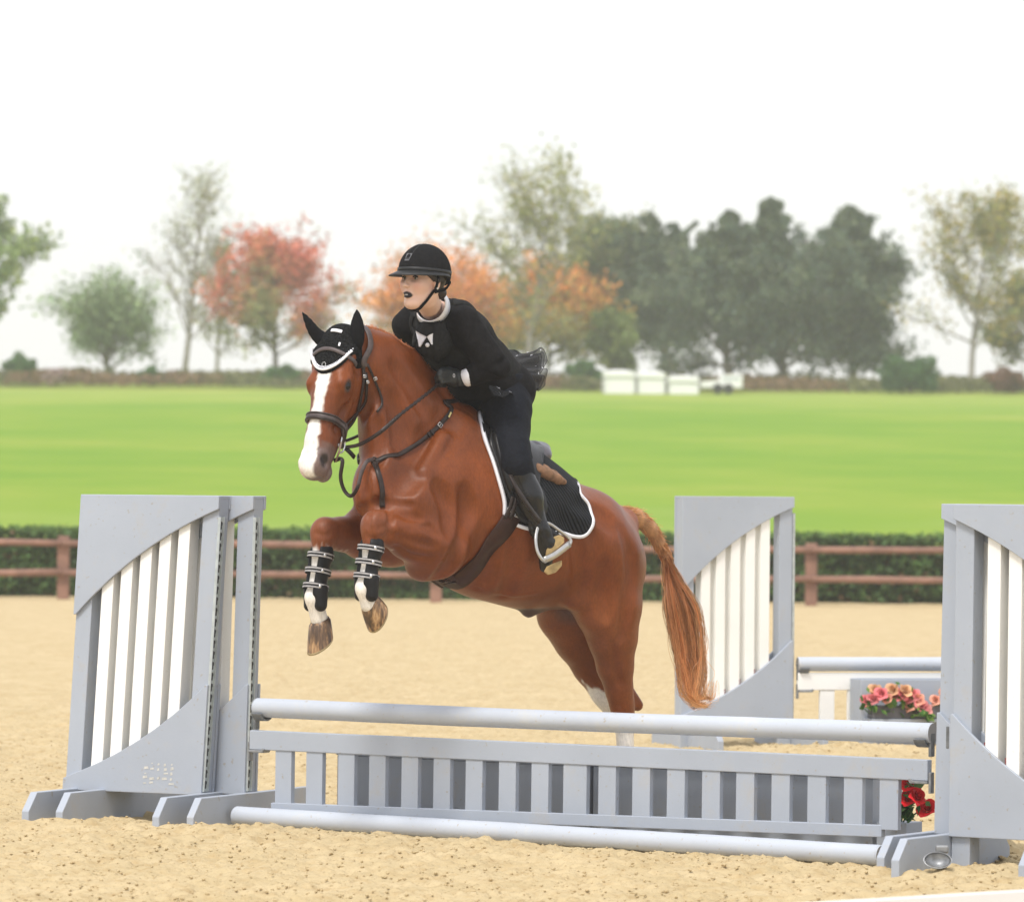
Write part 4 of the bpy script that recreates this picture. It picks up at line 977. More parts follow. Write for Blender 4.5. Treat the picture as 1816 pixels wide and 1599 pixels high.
# --- hooves
def hoof_material():
    m, t, b = nodemat('hoof'); v = texco(t, (30, 30, 6)); c = ramp(t, nz(t, v, 1.4, 4, .6), [(.32, (.035, .022, .015)), (.5, (.13, .075, .04)), (.62, (.42, .25, .12)), (.75, (.55, .42, .27))])
    t.links.new(c, b.inputs['Base Color']); b.inputs['Roughness'].default_value = .35; bump(t, b, nz(t, v, 3, 3), .2, .003); return m
HOOF = hoof_material(); SOLE = simple('hoof_rim', (.42, .34, .20), .8, .3, 30)
def hoof(top, axis, fwd, r0=.047, r1=.064, L=.088):
    """axis: from coronet to sole; fwd: toe direction"""
    ax = Vector(axis).normalized(); fw = (Vector(fwd)-ax*Vector(fwd).dot(ax)).normalized(); sd = ax.cross(fw); mb = MB(); n = 28; vs = []
    rows = [(-.012, r0*.82), (0, r0), (.25*L, lerp(r0, r1, .3)), (.6*L, lerp(r0, r1, .68)), (.92*L, r1*.985), (L, r1)]
    for t_, r in rows:
        for j in range(n):
            a = 2*math.pi*j/n; x = math.cos(a); y = math.sin(a); slope = 1+.0*x
            depth = t_*(1.0+.22*x) if t_ > 0 else t_        # toe longer than heel
            p = top+ax*depth+fw*(x*r*(1.08 if x > 0 else .92)+t_*.42)+sd*(y*r*.97); vs.append(p)
    k = len(rows); fs = [(i*n+j, i*n+(j+1) % n, (i+1)*n+(j+1) % n, (i+1)*n+j) for i in range(k-1) for j in range(n)]
    mb.add(vs, fs[:n*4], HOOF); n0 = len(mb.v)
    mb2 = [vs[i] for i in range(4*n, 6*n)]; cen = sum(mb2[n:], Vector())/n-ax*.012
    mb.add(mb2+[cen], [(j, (j+1) % n, n+(j+1) % n, n+j) for j in range(n)]+[(n+j, n+(j+1) % n, 2*n) for j in range(n)], SOLE)
    return mb.build('hoof', None, horse, True)
hoof(M(568, 1103, -.14), M(583, 1146, -.14)-M(568, 1103, -.14), Hd*.8-UP*.2, .052, .068, .092)
hoof(M(657, 1070, .21), M(692, 1098, .21)-M(657, 1070, .21), Hd*.7-UP*.7, .052, .070, .066)
hoof(M(1110, 1408, .13), -UP+Hd*.15, Hd, .047, .062, .08); hoof(M(1102, 1408, -.13), -UP+Hd*.15, Hd, .047, .062, .08)
# --- tail: dock plus hair
def hair_mesh(name, strands, mat, parent, w=.0012, cols=None):
    """strands (n,k,3) -> camera-independent crossed ribbons"""
    n, k, _ = strands.shape; tg = np.gradient(strands, axis=1); rnd = np.random.default_rng(5).normal(size=(n, 1, 3)); sd = np.cross(tg, rnd); sd /= np.linalg.norm(sd, axis=2)[..., None]+1e-9
    prof = (np.linspace(1, .35, k)**.7)[None, :, None]*w; A = strands-sd*prof; Bq = strands+sd*prof
    V = np.stack([A, Bq], 2).reshape(-1, 3); base = (np.arange(n)[:, None]*k+np.arange(k-1)[None, :]).reshape(-1)*2
    F_ = np.stack([base, base+1, base+3, base+2], 1); C = np.repeat(cols.reshape(-1, 3), 2, 0)
    return mesh_np(name, V, F_, mat, parent, True, C)
m, t, b = nodemat('horse_hair'); at = t.nodes.new('ShaderNodeAttribute'); at.attribute_name = 'col'; t.links.new(at.outputs['Color'], b.inputs['Base Color']); b.inputs['Roughness'].default_value = .42
tr = t.nodes.new('ShaderNodeBsdfTranslucent'); t.links.new(at.outputs['Color'], tr.inputs[0]); mx = t.nodes.new('ShaderNodeMixShader'); mx.inputs[0].default_value = .3
t.links.new(b.outputs[0], mx.inputs[1]); t.links.new(tr.outputs[0], mx.inputs[2]); t.links.new(mx.outputs[0], t.nodes['Material Output'].inputs[0]); HAIR = m
rng = np.random.default_rng(21)
spine = [(1100, 912, -.0), (1128, 917, -.02), (1152, 937, -.03), (1168, 962, -.03), (1180, 985, -.03)]
sp = [M(*p) for p in spine]
TS = Sculpt(P0, B3, (-.8, -.5, .8), (.5, .5, 1.8), .006)
TS.chain(sp, [.040, .038, .034, .027, .020], .02)
tv, tf = TS.mesh(); tail = mesh_np('tail', tv, tf, simple('tail_dock', (.42, .22, .10), .6, .3, 30, bmp=.5, bscale=90, stretch=(1, 1, .3)), horse)
fine = [np.array(p) for p in catmull(sp, 30)]
# short fuzzy hair of the braided dock
n = 2600; k = 6; st = np.zeros((n, k, 3)); cc = np.zeros((n, k, 3))
for i in range(n):
    u = rng.random()*28; a = int(u); p = fine[a]; tg = fine[a+1]-fine[a]; tg /= np.linalg.norm(tg); r = np.interp(a, [0, 29], [.040, .020]); nv = rng.normal(size=3); nv -= tg*(nv @ tg); nv /= np.linalg.norm(nv)
    out = rng.uniform(.002, .011)+(.02 if rng.random() < .05 else 0); L = rng.uniform(.03, .07)
    for j in range(k): s_ = j/(k-1); st[i, j] = p+nv*(r*.96+out*s_**1.3)+tg*L*s_
    cc[i] = np.array([.62, .32, .14])*rng.uniform(.6, 1.35)
hair_mesh('dock_hair', st, HAIR, tail, .0013, cc)
# long fall in locks from the tie to the curled ends
k = 26; LK = 70; st = []; cc = []
for q in range(LK):
    w = (q+.5)/LK*.9+rng.uniform(0, .1); off = rng.normal(0, .020)-.03; typ = rng.random(); tone = rng.uniform(.45, 1.5); lc = rng.beta(1.6, 1.3)*.55+.48; ex = rng.normal(0, 3, 2)
    for i in range(18):
        j = rng.normal(0, 1, (7, 2))*np.array([[.8], [1.8], [2.0], [2.3], [2.8], [3.2], [3.2]])
        if rng.random() < .07: j *= 2.6
        pts = [(1180+rng.normal(0, 3.5), 984, -.03), (lerp(1176, 1208, w), 1025, -.03+off*.1), (lerp(1178, 1238, w)+ex[0], 1078, off*.6), (lerp(1192, 1249, w)+ex[0], 1145, off), (lerp(1200, 1251, w)+ex[1], 1195, off)]
        if typ < .55: pts += [(lerp(1206, 1240, w), 1232, off), (lerp(1226, 1256, rng.random()), 1256-6*rng.random(), off), (lerp(1240, 1266, rng.random()), 1244, off)]
        elif typ < .8: pts += [(lerp(1216, 1252, w), 1230, off), (lerp(1240, 1266, w), 1238, off), (lerp(1256, 1268, w), 1208, off)]
        else: pts += [(lerp(1200, 1256, w), 1228, off)]
        c3 = catmull([M(p[0]+j[min(q_, 6)][0], p[1]+j[min(q_, 6)][1]*.5, p[2]) for q_, p in enumerate(pts)], 60); cut = min(1, lc*rng.uniform(.85, 1.1)); m_ = max(8, int(59*cut))
        st.append([tuple(c3[int(u*m_)]) for u in np.linspace(0, 1, k)]); t_ = np.linspace(0, 1, k)[:, None]*cut; light = tone*rng.uniform(.75, 1.3)
        c_ = (np.array([.33, .115, .040])*(1-t_**1.4)+np.array([.82, .47, .21])*t_**1.4)*light
        if w < .12 or w > .86: c_ = c_*.4+np.array([.74, .44, .22])*.6*light
        cc.append(c_)
st = np.array(st); cc = np.clip(np.array(cc), 0, 1)
hair_mesh('tail_hair', st, HAIR, tail, .0011, cc)
tie = MB(); tie.tube([sp[-1]-(sp[-1]-sp[-2]).normalized()*.012, sp[-1]+(sp[-1]-sp[-2]).normalized()*.006], .026, 14, simple('tail_band', (.30, .14, .07), .8)); tie.build('tail_band', None, tail, True)
# --- mane: short pulled hair along the crest
n = 5200; k = 6; st = np.zeros((n, k, 3)); cc = np.zeros((n, k, 3)); cr = catmull([M(x-4, y+10) for x, y in ((646, 596), (690, 606), (735, 630), (775, 672), (806, 716))], 60)
for i in range(n):
    u = rng.random()*58; a = int(u); p = cr[a].lerp(cr[a+1], u-a); tg = (cr[a+1]-cr[a]).normalized(); nrm = (UP-tg*UP.dot(tg)).normalized(); sd = rng.normal(0, .011)
    L = rng.uniform(.010, .026)+(.015 if rng.random() < .04 else 0); h_ = BV.ray_cast(p+UP*.30+Ld*sd, -UP); root = (h_[0] if h_[0] else p+nrm*.035)-nrm*.004
    for j in range(k): s_ = j/(k-1); st[i, j] = root+nrm*L*(s_-.35*s_*s_)-Ld*(.018*s_*s_+rng.normal(0, .0008))+tg*(L*.35*s_)
    cc[i] = np.array([.52, .185, .062])*rng.uniform(.55, 1.35)
hair_mesh('mane', st, HAIR, horse, .0011, cc)
# ============================================================ TACK
LEA = simple('brown_black_leather', (.026, .017, .014), .42, .3, 30, bmp=.1, bscale=200, spec=.3)
LEAB = simple('black_leather', (.010, .0095, .010), .34, .25, 20, bmp=.12, bscale=150, spec=.35)
LEAG = simple('worn_leather_face', (.085, .066, .064), .45, .25, 30, bmp=.1, spec=.35)
GIRT = simple('brown_girth_leather', (.040, .016, .010), .42, .4, 9, bmp=.1, spec=.25)
WHT = simple('white_trim', (.80, .80, .84), .7, .04, 40)
BLK = simple('black_fabric', (.008, .008, .009), .9, .3, 60, bmp=.3, bscale=300, spec=.08)
CHR = simple('stainless_steel', (.72, .72, .72), .28, .1, 20, metal=.9)
BRS = simple('brass_plate', (.6, .48, .2), .3, metal=.9)
def cast(px, py):
    d = ray(px, py); h = BV.ray_cast(CP+d*15, d)
    return (h[0], h[1]) if h[0] else (None, None)
def snap(p, lift=.004):
    c, n, i, dd = BV.find_nearest(Vector(p)); return c+n*lift, n
def near(px, py, off=.25, lift=.004):
    c, n = cast(px, py)
    if c is None or abs((c-P0).dot(Ld)-off) > .6: return snap(M(px, py, off), lift)
    return c+n*lift, n
def mirror(p): p = Vector(p); return p-Ld*(2*(p-P0).dot(Ld))
def strap(mb, pts, nrm, w, th, mat=None, taper=None):
    n = len(pts); vs = []
    for i in range(n):
        t = (pts[min(i+1, n-1)]-pts[max(i-1, 0)]).normalized(); m = (nrm[i]-t*nrm[i].dot(t)).normalized(); s = t.cross(m); ww = w*(taper[i] if taper else 1)
        for a, b in ((-1, 0), (-.92, 1), (.92, 1), (1, 0), (.92, -1), (-.92, -1)): vs.append(pts[i]+s*(a*ww/2)+m*(b*th/2))
    k = 6; fs = [(i*k+j, i*k+(j+1) % k, (i+1)*k+(j+1) % k, (i+1)*k+j) for i in range(n-1) for j in range(k)]+[tuple(range(k-1, -1, -1)), tuple((n-1)*k+j for j in range(k))]
    mb.add(vs, fs, mat)
def surf_strap(mb, ctrl, w, th, mat=None, n=24, lift=None, resnap=True):
    """ctrl: 3-D points near the horse; laid on its surface"""
    c = catmull(ctrl, n); lift = th*.6 if lift is None else lift; ps = []; ns = []
    for p in c:
        q, m = snap(p, lift)
        if not resnap: q = p
        ps.append(q); ns.append(m)
    for _ in range(2): ns = [ns[max(i-1, 0)]+ns[i]+ns[min(i+1, n-1)] for i in range(n)]; ns = [m.normalized() for m in ns]; ps = [ps[i] if i in (0, n-1) else (ps[i-1]+ps[i]*2+ps[i+1])/4+ns[i]*.0006 for i in range(n)]
    strap(mb, ps, ns, w, th, mat); return ps, ns
C = lambda pts, off=.25: [near(x, y, off)[0] for x, y in pts]
def buckle(parent, p, n, t, s, mat=CHR, name='buckle'):
    t = t.normalized(); n = n.normalized(); u = t.cross(n); mb = MB()
    q = [p+n*.006+t*a*s+u*b*s for a, b in ((-.6, -.7), (.6, -.7), (.6, .7), (-.6, .7), (-.6, -.7))]; mb.tube(q, .0018, 6, caps=True); mb.tube([p+n*.007-t*.6*s, p+n*.007+t*.6*s], .0013, 6)
    return mb.build(name, mat, parent, True)
# --- saddle pad
def coons(top, bot, fr, re, nu, nv, off):
    T_ = catmull(top, nu); B_ = catmull(bot, nu); F_ = catmull(fr, nv); R_ = catmull(re, nv); G_ = []
    for j in range(nv):
        v = j/(nv-1); row = []
        for i in range(nu):
            u = i/(nu-1); p = T_[i]*(1-v)+B_[i]*v+F_[j]*(1-u)+R_[j]*u-(T_[0]*(1-u)*(1-v)+T_[-1]*u*(1-v)+B_[0]*(1-u)*v+B_[-1]*u*v)
            c, n, _, _ = BV.find_nearest(p+Ld*.07*math.sin(math.pi*v)*math.sin(math.pi*u)); row.append((c, n))
        G_.append(row)
    return G_
def sheet(name, G_, lift, th, mat, parent, mirrored=False, edge=None, edge_r=.006, smooth_it=3):
    nv, nu = len(G_), len(G_[0]); Pn = np.array([[tuple(c+n*lift) for c, n in r] for r in G_]); Nn = np.array([[tuple(n) for c, n in r] for r in G_])
    for _ in range(smooth_it):
        Q = Pn.copy(); Q[1:-1, 1:-1] = (Pn[1:-1, 1:-1]*2+Pn[:-2, 1:-1]+Pn[2:, 1:-1]+Pn[1:-1, :-2]+Pn[1:-1, 2:])/6; Pn = Q
    if mirrored:
        L = np.array(Ld); Pn = Pn-2*((Pn-np.array(P0)) @ L)[..., None]*L; Nn = Nn-2*(Nn @ L)[..., None]*L
    O = (Pn+Nn*th).reshape(-1, 3); I = Pn.reshape(-1, 3); V = np.concatenate([O, I]); idx = np.arange(nu*nv).reshape(nv, nu)
    q = np.stack([idx[:-1, :-1], idx[:-1, 1:], idx[1:, 1:], idx[1:, :-1]], -1).reshape(-1, 4); N_ = nu*nv
    b = list(idx[0, :])+list(idx[1:, -1])+list(idx[-1, -2::-1])+list(idx[-2:0:-1, 0]); m = len(b)
    side = np.array([[b[i], b[(i+1) % m], b[(i+1) % m]+N_, b[i]+N_] for i in range(m)])
    F_ = np.concatenate([q, q[:, ::-1]+N_, side[:, ::-1]]); return mesh_np(name, V, F_, mat, parent, True), Pn, Nn
m, t, b = nodemat('quilted_black'); v = texco(t, (1, 1, 1)); w1 = t.nodes.new('ShaderNodeTexWave'); w1.bands_direction = 'DIAGONAL'; w1.inputs['Scale'].default_value = 22; w1.inputs['Distortion'].default_value = 3.0; w1.inputs['Detail Scale'].default_value = .5
t.links.new(v, w1.inputs[0]); t.links.new(ramp(t, w1.outputs['Fac'], [(.1, (.004, .004, .005)), (.6, (.022, .024, .028))]), b.inputs['Base Color']); b.inputs['Specular IOR Level'].default_value = .1; b.inputs['Roughness'].default_value = .75; bump(t, b, w1.outputs['Fac'], .6, .006); QUILT = m
pad = empty('saddle_pad', snap(M(930, 815, 0))[0], 'black quilted pad with white edging lying under the saddle', 'saddle pad')
sp_top = [snap(M(x, y, 0))[0] for x, y in ((838, 738), (880, 775), (930, 810), (975, 838), (1008, 852))]
pf = [sp_top[0]]+C([(853, 762), (868, 805), (882, 850), (893, 890), (892, 915)])
pr_ = [sp_top[-1]]+C([(1024, 872), (1040, 893), (1047, 918), (1046, 936)])
pb = [pf[-1]]+C([(905, 926), (930, 936), (960, 941), (1000, 948), (1030, 951)])+[pr_[-1]]
def rounder(pts): return pts
GP = coons(sp_top, pb, pf, pr_, 46, 34, .2)
for mir in (False, True):
    o, Pn, Nn = sheet('panel', GP, .006, .008, QUILT, pad, mir)
    path = [Vector(Pn[j, 0]+Nn[j, 0]*.004) for j in range(1, 34)]+[Vector(Pn[-1, i]+Nn[-1, i]*.004) for i in range(1, 46)]+[Vector(Pn[j, -1]+Nn[j, -1]*.004) for j in range(32, 0, -1)]
    for _ in range(6): path = [path[0]]+[(path[i-1]+path[i]*2+path[i+1])/4 for i in range(1, len(path)-1)]+[path[-1]]
    nn = [snap(p)[1] for p in path]; mb = MB(); strap(mb, path, nn, .017, .013); mb.build('edging', WHT, pad, True)
# --- saddle
sad = empty('saddle', M(905, 800, 0), 'dark leather jumping saddle with brown sheepskin showing behind the rider', 'saddle')
SS = Sculpt(P0, B3, (.1, -.32, 1.0), (1.25, .32, 2.2), .008)
seat = [(862, 745), (874, 768), (892, 790), (915, 803), (938, 806), (953, 795)]
for i in range(5): SS.cone(M(*seat[i]), M(*seat[i+1]), [.035, .04, .05, .06, .055][i], [.04, .05, .06, .055, .035][i], .03, Ld, [1.1, 1.2, 1.9, 2.3, 2.4][i])
for s in (1, -1):
    SS.cone(M(948, 792, .07*s), M(955, 812, .11*s), .030, .032, .015)
    SS.cone(M(955, 815, .10*s), M(962, 828, .13*s), .034, .028, .008)
    SS.cone(M(890, 800, .08*s), M(945, 824, .08*s), .04, .035, .03)
SS.cone(M(880, 790, 0), M(945, 825, 0), .045, .04, .04, Ld, 1.4)
sv_, sf_ = SS.mesh(1); mesh_np('seat', sv_, sf_, simple('seat_leather_grey_sheen', (.10, .092, .105), .33, .15, 15, bmp=.05), sad)  # lighter purple-grey base paints in the sky's reflection on dark glossy leather
SH = simple('brown_sheepskin', (.20, .105, .055), .85, .35, 40, bmp=.5, bscale=120)
SF = Sculpt(P0, B3, (-.05, -.4, .9), (.9, .4, 1.9), .008)
hpz = [near(x, y, .1)[0]+near(x, y, .1)[1]*.016 for x, y in ((950, 838), (966, 845), (982, 853), (995, 859))]
for q in (hpz, [mirror(p) for p in hpz]):
    SF = Sculpt(P0, B3, (-.05, -.4, .9), (.9, .4, 1.9), .008); SF.chain(q, [.025, .024, .022, .016], .02); SF.chain([p+UP*.020-(Ld if q is hpz else -Ld)*.03 for p in q], [.024, .024, .020, .014], .02)
    a_, b_ = SF.mesh(1); mesh_np('half_pad', a_, b_, SH, sad)
ft = [snap(M(x, y, 0))[0] for x, y in ((852, 752), (885, 780), (930, 812))]; 
ff = [ft[0]]+C([(862, 778), (872, 815), (886, 858), (903, 902)]); fr_ = [ft[-1]]+C([(950, 850), (958, 880), (962, 905), (950, 925)])
fbm = [ff[-1]]+C([(918, 922), (935, 928)])+[fr_[-1]]; GF = coons(ft, fbm, ff, fr_, 24, 24, .2)
for mir in (False, True):
    sheet('flap', GF, .024, .010, LEAB, sad, mir)
    mb = MB(); kr = [near(x, y)[0]+near(x, y)[1]*.032 for x, y in ((868, 775), (878, 805), (888, 840), (900, 875))]; kr = [mirror(p) for p in kr] if mir else kr
    mb.tube(catmull(kr, 14), [.010+.016*max(0, math.sin(math.pi*i/13))**.5 for i in range(14)], 12); mb.build('knee_roll', LEAB, sad, True)
# --- girth
gi = empty('girth', near(840, 1000)[0], 'wide dark brown leather girth running under the chest of the horse', 'girth')
gp = C([(921, 893), (908, 912), (882, 950), (845, 998), (805, 1032)]); gm = snap(M(772, 1046, 0))[0]; full = gp+[snap(M(785, 1052, .09))[0], gm]+[mirror(p) for p in [snap(M(785, 1052, .09))[0]]+gp[::-1]]
mb = MB(); surf_strap(mb, full, .092, .012, None, 70, .010); mb.build('strap', GIRT, gi, True)
for k in (-1, 1):
    mb = MB(); c = [near(x, y)[0]+near(x, y)[1]*.034 for x, y in ((905+k*4, 882), (900+k*4, 900), (892+k*5, 918))]; strap(mb, catmull(c, 8), [near(900, 900)[1]]*8, .018, .004); mb.build('billet', LEA, gi, True)
    p, n = near(905+k*7, 908+k*5); buckle(gi, p+n*.014, n, Vector(c[-1]-c[0]), .014)
# --- breastplate with martingale loop
bp = empty('breastplate', near(663, 820)[0], 'narrow dark leather breastplate and martingale around neck and chest of the horse', 'breastplate')
neck = C([(806, 702), (800, 726), (776, 757), (740, 786), (702, 808), (664, 819)], .15)
mb = MB(); ps, ns = surf_strap(mb, neck, .021, .007, None, 44, .006); mb.build('neck_strap', LEA, bp, True)
q, n = near(777, 755); buckle(bp, q+n*.006, n, ps[12]-ps[14], .015); 
mb = MB(); q2, n2 = near(795, 737); tt = (near(792, 742)[0]-near(798, 730)[0]).normalized(); strap(mb, [q2+n2*.012-tt*.014, q2+n2*.012+tt*.014], [n2, n2], .008, .003); mb.build('name_plate', BRS, bp)
for (x, y) in ((763, 768), (757, 772)):
    q2, n2 = near(x, y); mb = MB(); tt = (near(757, 772)[0]-near(770, 762)[0]).normalized(); strap(mb, [q2+n2*.011-tt*.004, q2+n2*.011+tt*.004], [n2, n2], .027, .006); mb.build('keeper', LEA, bp)
far = [snap(M(663, 819, .0))[0], snap(M(648, 806, -.10))[0], snap(M(690, 780, -.24))[0], snap(M(760, 735, -.22))[0], snap(M(812, 702, -.08))[0], neck[0]]
mb = MB(); surf_strap(mb, far, .021, .007, None, 40, .006); mb.build('neck_strap', LEA, bp, True)
q, n = near(663, 819); mb = MB(); u = n.orthogonal().normalized(); w = n.cross(u)
mb.tube([q+n*.008+u*math.cos(a)*.016+w*math.sin(a)*.016 for a in [2*math.pi*i/16 for i in range(17)]], .004, 8, caps=False); mb.build('ring', LEA, bp, True)
ch = [q+n*.006, near(670, 838, .05)[0], near(675, 862, .05)[0], near(678, 900, .05)[0]]
mb = MB(); surf_strap(mb, ch, .024, .008, None, 26, .007); mb.build('chest_strap', LEA, bp, True)
ch = [snap(M(x, y, o))[0] for x, y, o in ((690, 950, .02), (702, 982, .02), (716, 1010, .02), (735, 1035, .01), (752, 1048, 0), (770, 1050, 0))]
mb = MB(); surf_strap(mb, ch, .026, .008, None, 30, .007); mb.build('chest_strap', LEA, bp, True)
q2, n2 = snap(M(748, 1050, 0), .014); buckle(bp, q2, n2, Hd, .018)
# --- leg boots
def leg_boot(K, F_, Q, label, sgn):
    K = Vector(K); F_ = Vector(F_); Q = Vector(Q); c = (F_-K).normalized(); fw = (Hd-c*Hd.dot(c)).normalized(); sd = c.cross(fw); e = empty('leg_boot', K+c*.06, label, 'leg boot', 'black protective boots on the front legs of the horse')
    L = (F_-K).length; s = Sculpt(tuple(K), [tuple(fw), tuple(sd), tuple(c)], (-.12, -.12, -.05), (.12, .12, L+.12), .0045)
    s.cone((0, 0, .098), (0, 0, L-.03), .052, .046, .02, local=True)
    for y in (-1, 1): s.cone((-.004, y*.032, L-.035), (-.014, y*.037, L+.030), .035, .029, .02, local=True); s.cone((-.012, y*.03, .080), (-.015, y*.03, .11), .022, .026, .02, local=True)
    s.cone((-.035, 0, L-.03), (-.035, 0, L+.02), .026, .02, .02, local=True)
    s.cone((.062, -.002, .0), (.066, -.002, L+.2), .040, .036, .006, sub=True, local=True)
    v, f = s.mesh(); mesh_np('shell', v, f, BLKS, e)
    for k in range(3):
        z = .108+k*(L-.158)/2; mb = MB(); n = 30
        for dz, r, h, mt in ((0, .0, .0135, BLKS), (-.0075, .0015, .0036, STG), (.0075, .0015, .0036, STG)):
            rr = lerp(.0600, .0575, z/L)+r; vs = []
            for q in range(n):
                a = 2*math.pi*q/n; d = fw*math.cos(a)*rr*1.0+sd*math.sin(a)*rr
                for hh in (-h, h): vs.append(K+c*(z+dz+hh)+d)
            mb.add(vs, [(2*q, 2*q+1, (2*q+3) % (2*n), (2*q+2) % (2*n)) for q in range(n)], mt)
        mb.build('strap', None, e, True)
        a = -.75; d = fw*math.cos(a)+sd*math.sin(a)*-1; mb = MB(); mb.ball(K+c*z+(fw*math.cos(1.0)-sd*math.sin(1.0)*-1 if False else (Ld*.8+fw*.3).normalized())*.056, (.007, .007, .011), nu=8, nv=6); mb.build('stud', CHR, e, True)
BLKS = simple('black_boot_shell', (.008, .008, .009), .5, .3, 30, spec=.25); STG = simple('grey_elastic', (.34, .33, .33), .7, .2, 50)
leg_boot(nK, nF, nP, 'black strapped boot on the raised near foreleg, higher of the two', 1)
leg_boot(fK, fF, fP, 'black strapped boot on the far foreleg, leftmost of the two', -1)
# --- ear bonnet
bon = empty('ear_bonnet', Hp(.05, 0, 0), 'black crocheted ear bonnet with white trim over the poll of the horse', 'ear bonnet')
V_ = np.array(HV); hh = V_-np.array(HO); a = hh @ np.array(Ax); d = hh @ np.array(Dx); l = hh @ np.array(Lh)
BS = Sculpt(tuple(HO), [tuple(v) for v in HA], (-.12, -.26, -.20), (.24, .10, .20), .005)
lim = .006
BS.cone((.035, -.095, 0), (.14, -.10, 0), .085+lim, .098+lim, .04, (0, 0, 1), .95, local=True)
BS.cone((.10, -.085, 0), (.27, -.085, 0), .085+lim, .078+lim, .04, (0, 0, 1), 1.10, local=True)
BS.cone((.05, -.085, 0), (.03, -.14, 0), .078, .080, .04, (0, 0, 1), 1.0, local=True)
for s in (1, -1): BS.cone((.10, -.05, .085*s), (.16, -.06, .085*s), .02+lim, .02+lim, .04, local=True)
# trim to the bonnet outline
ax = [BS.lo[k]+BS.h*np.arange(BS.n[k]) for k in range(3)]; A_, D_, L_ = np.meshgrid(*ax, indexing='ij')
edge = lambda l_: .208-9.0*l_*l_
cut = np.maximum(A_-edge(L_), -(D_+.165)); cut = np.maximum(cut, -(A_+.05)); BS.V = np.maximum(BS.V, cut.astype(np.float32)); 
m, t, b = nodemat('crochet_black'); v = texco(t, (1, 1, 1)); vo = t.nodes.new('ShaderNodeTexVoronoi'); vo.inputs['Scale'].default_value = 150; t.links.new(v, vo.inputs['Vector'])
t.links.new(ramp(t, vo.outputs['Distance'], [(.2, (.018, .019, .02)), (.7, (.003, .003, .003))]), b.inputs['Base Color']); b.inputs['Specular IOR Level'].default_value = .1; b.inputs['Roughness'].default_value = .85; bump(t, b, vo.outputs['Distance'], .6, .004); CRO = m
bv, bf = BS.mesh(); mesh_np('cap', bv, bf, CRO, bon)
BBV = BVHTree.FromPolygons([tuple(v) for v in bv], [tuple(int(i) for i in f) for f in bf])
def edge_pts(da, n=40):
    out = []
    for i in range(n):
        l_ = lerp(-.105, .105, i/(n-1)); p = Hp(edge(l_)-da, .12, l_*1.0); h = BBV.ray_cast(p, -Dx); 
        if h[0] is None: h = BBV.find_nearest(Hp(edge(l_)-da, -.04, l_))
        out.append((h[0], h[1]))
    return out
ep = edge_pts(.014); mb = MB(); strap(mb, [p+n*.007 for p, n in ep], [n for p, n in ep], .011, .008); mb.build('white_trim', WHT, bon, True)
ep = edge_pts(-.001+.002); mb = MB(); strap(mb, [p+n*.000 for p, n in ep], [n for p, n in ep], .009, .008); mb.build('black_piping', BLK, bon, True)
ep = edge_pts(.025, 44); mb = MB()
for p, n in ep: mb.ball(p+n*.003, .0036, nu=6, nv=4)
mb.build('bead_row', simple('silver_beads', (.75, .75, .78), .25, .1, metal=.5), bon, True)
for (a_, l_, nm) in ((.172, .0, 'rosette'),):
    h = BBV.ray_cast(Hp(a_, .12, l_), -Dx)
    if h[0]:
        mb = MB(); n = h[1]; u = Lh; w = n.cross(u).normalized()
        for i in range(9): aa = 2*math.pi*i/9; mb.ball(h[0]+n*.003+(u*math.cos(aa)+w*math.sin(aa))*.010, .0026, nu=6, nv=4)
        mb.build(nm, CHR, bon, True)
for k, (px, py, w_, h_) in enumerate(((597, 587, .052, .016), (602, 611, .008, .018))):
    dd = ray(px, py); h = BBV.ray_cast(CP+dd*15, dd)
    if h[0]:
        n = h[1]; u = (Lh-n*Lh.dot(n)).normalized(); mb = MB(); q_ = [BBV.find_nearest(h[0]+u*w_*(i_/6-.5)) for i_ in range(7)]; strap(mb, [z_[0]+z_[1]*.004 for z_ in q_], [z_[1] for z_ in q_], h_, .005); mb.build('white_patch', WHT, bon)
def ear(base, mid, tip, sq, f, rs):
    s = Sculpt(P0, B3, (1.2, -.7, 1.9), (2.3, .7, 2.75), .005); q = catmull([base, mid, tip], 9)
    for i in range(8): s.cone(q[i], q[i+1], np.interp(i/8, [0, .3, .7, 1], rs), np.interp((i+1)/8, [0, .3, .7, 1], rs), .012, sq, f)
    v, f_ = s.mesh(); return mesh_np('ear', v, f_, simple('black_ear_sock', (.006, .006, .007), .85, .2, 80, bmp=.3, bscale=300, spec=.1), bon)
yB = Hp(.03, -.06, .07).y
e1 = ear(Hp(.055, -.085, .068), P(633, 590, yB), P(633, 549, yB+.01), (Hd+Ld*.3).normalized(), .75, [.033, .037, .029, .004])
yB = Hp(.03, -.06, -.06).y
e2 = ear(Hp(.045, -.07, -.050), P(560, 592, yB), P(536, 554, yB), (Hd*.8-Ld*.5+UP*.3).normalized(), .62, [.036, .031, .024, .004])
# --- bridle
br = empty('bridle', Hp(.1, -.05, .1), 'dark brown leather bridle with padded noseband and reins on the chestnut head', 'bridle')
def hn(px, py, off=.1, lift=.004): return near(px, py, off, lift)[0]
def hsnap(a_, d_, l_): return snap(Hp(a_, d_, l_))[0]
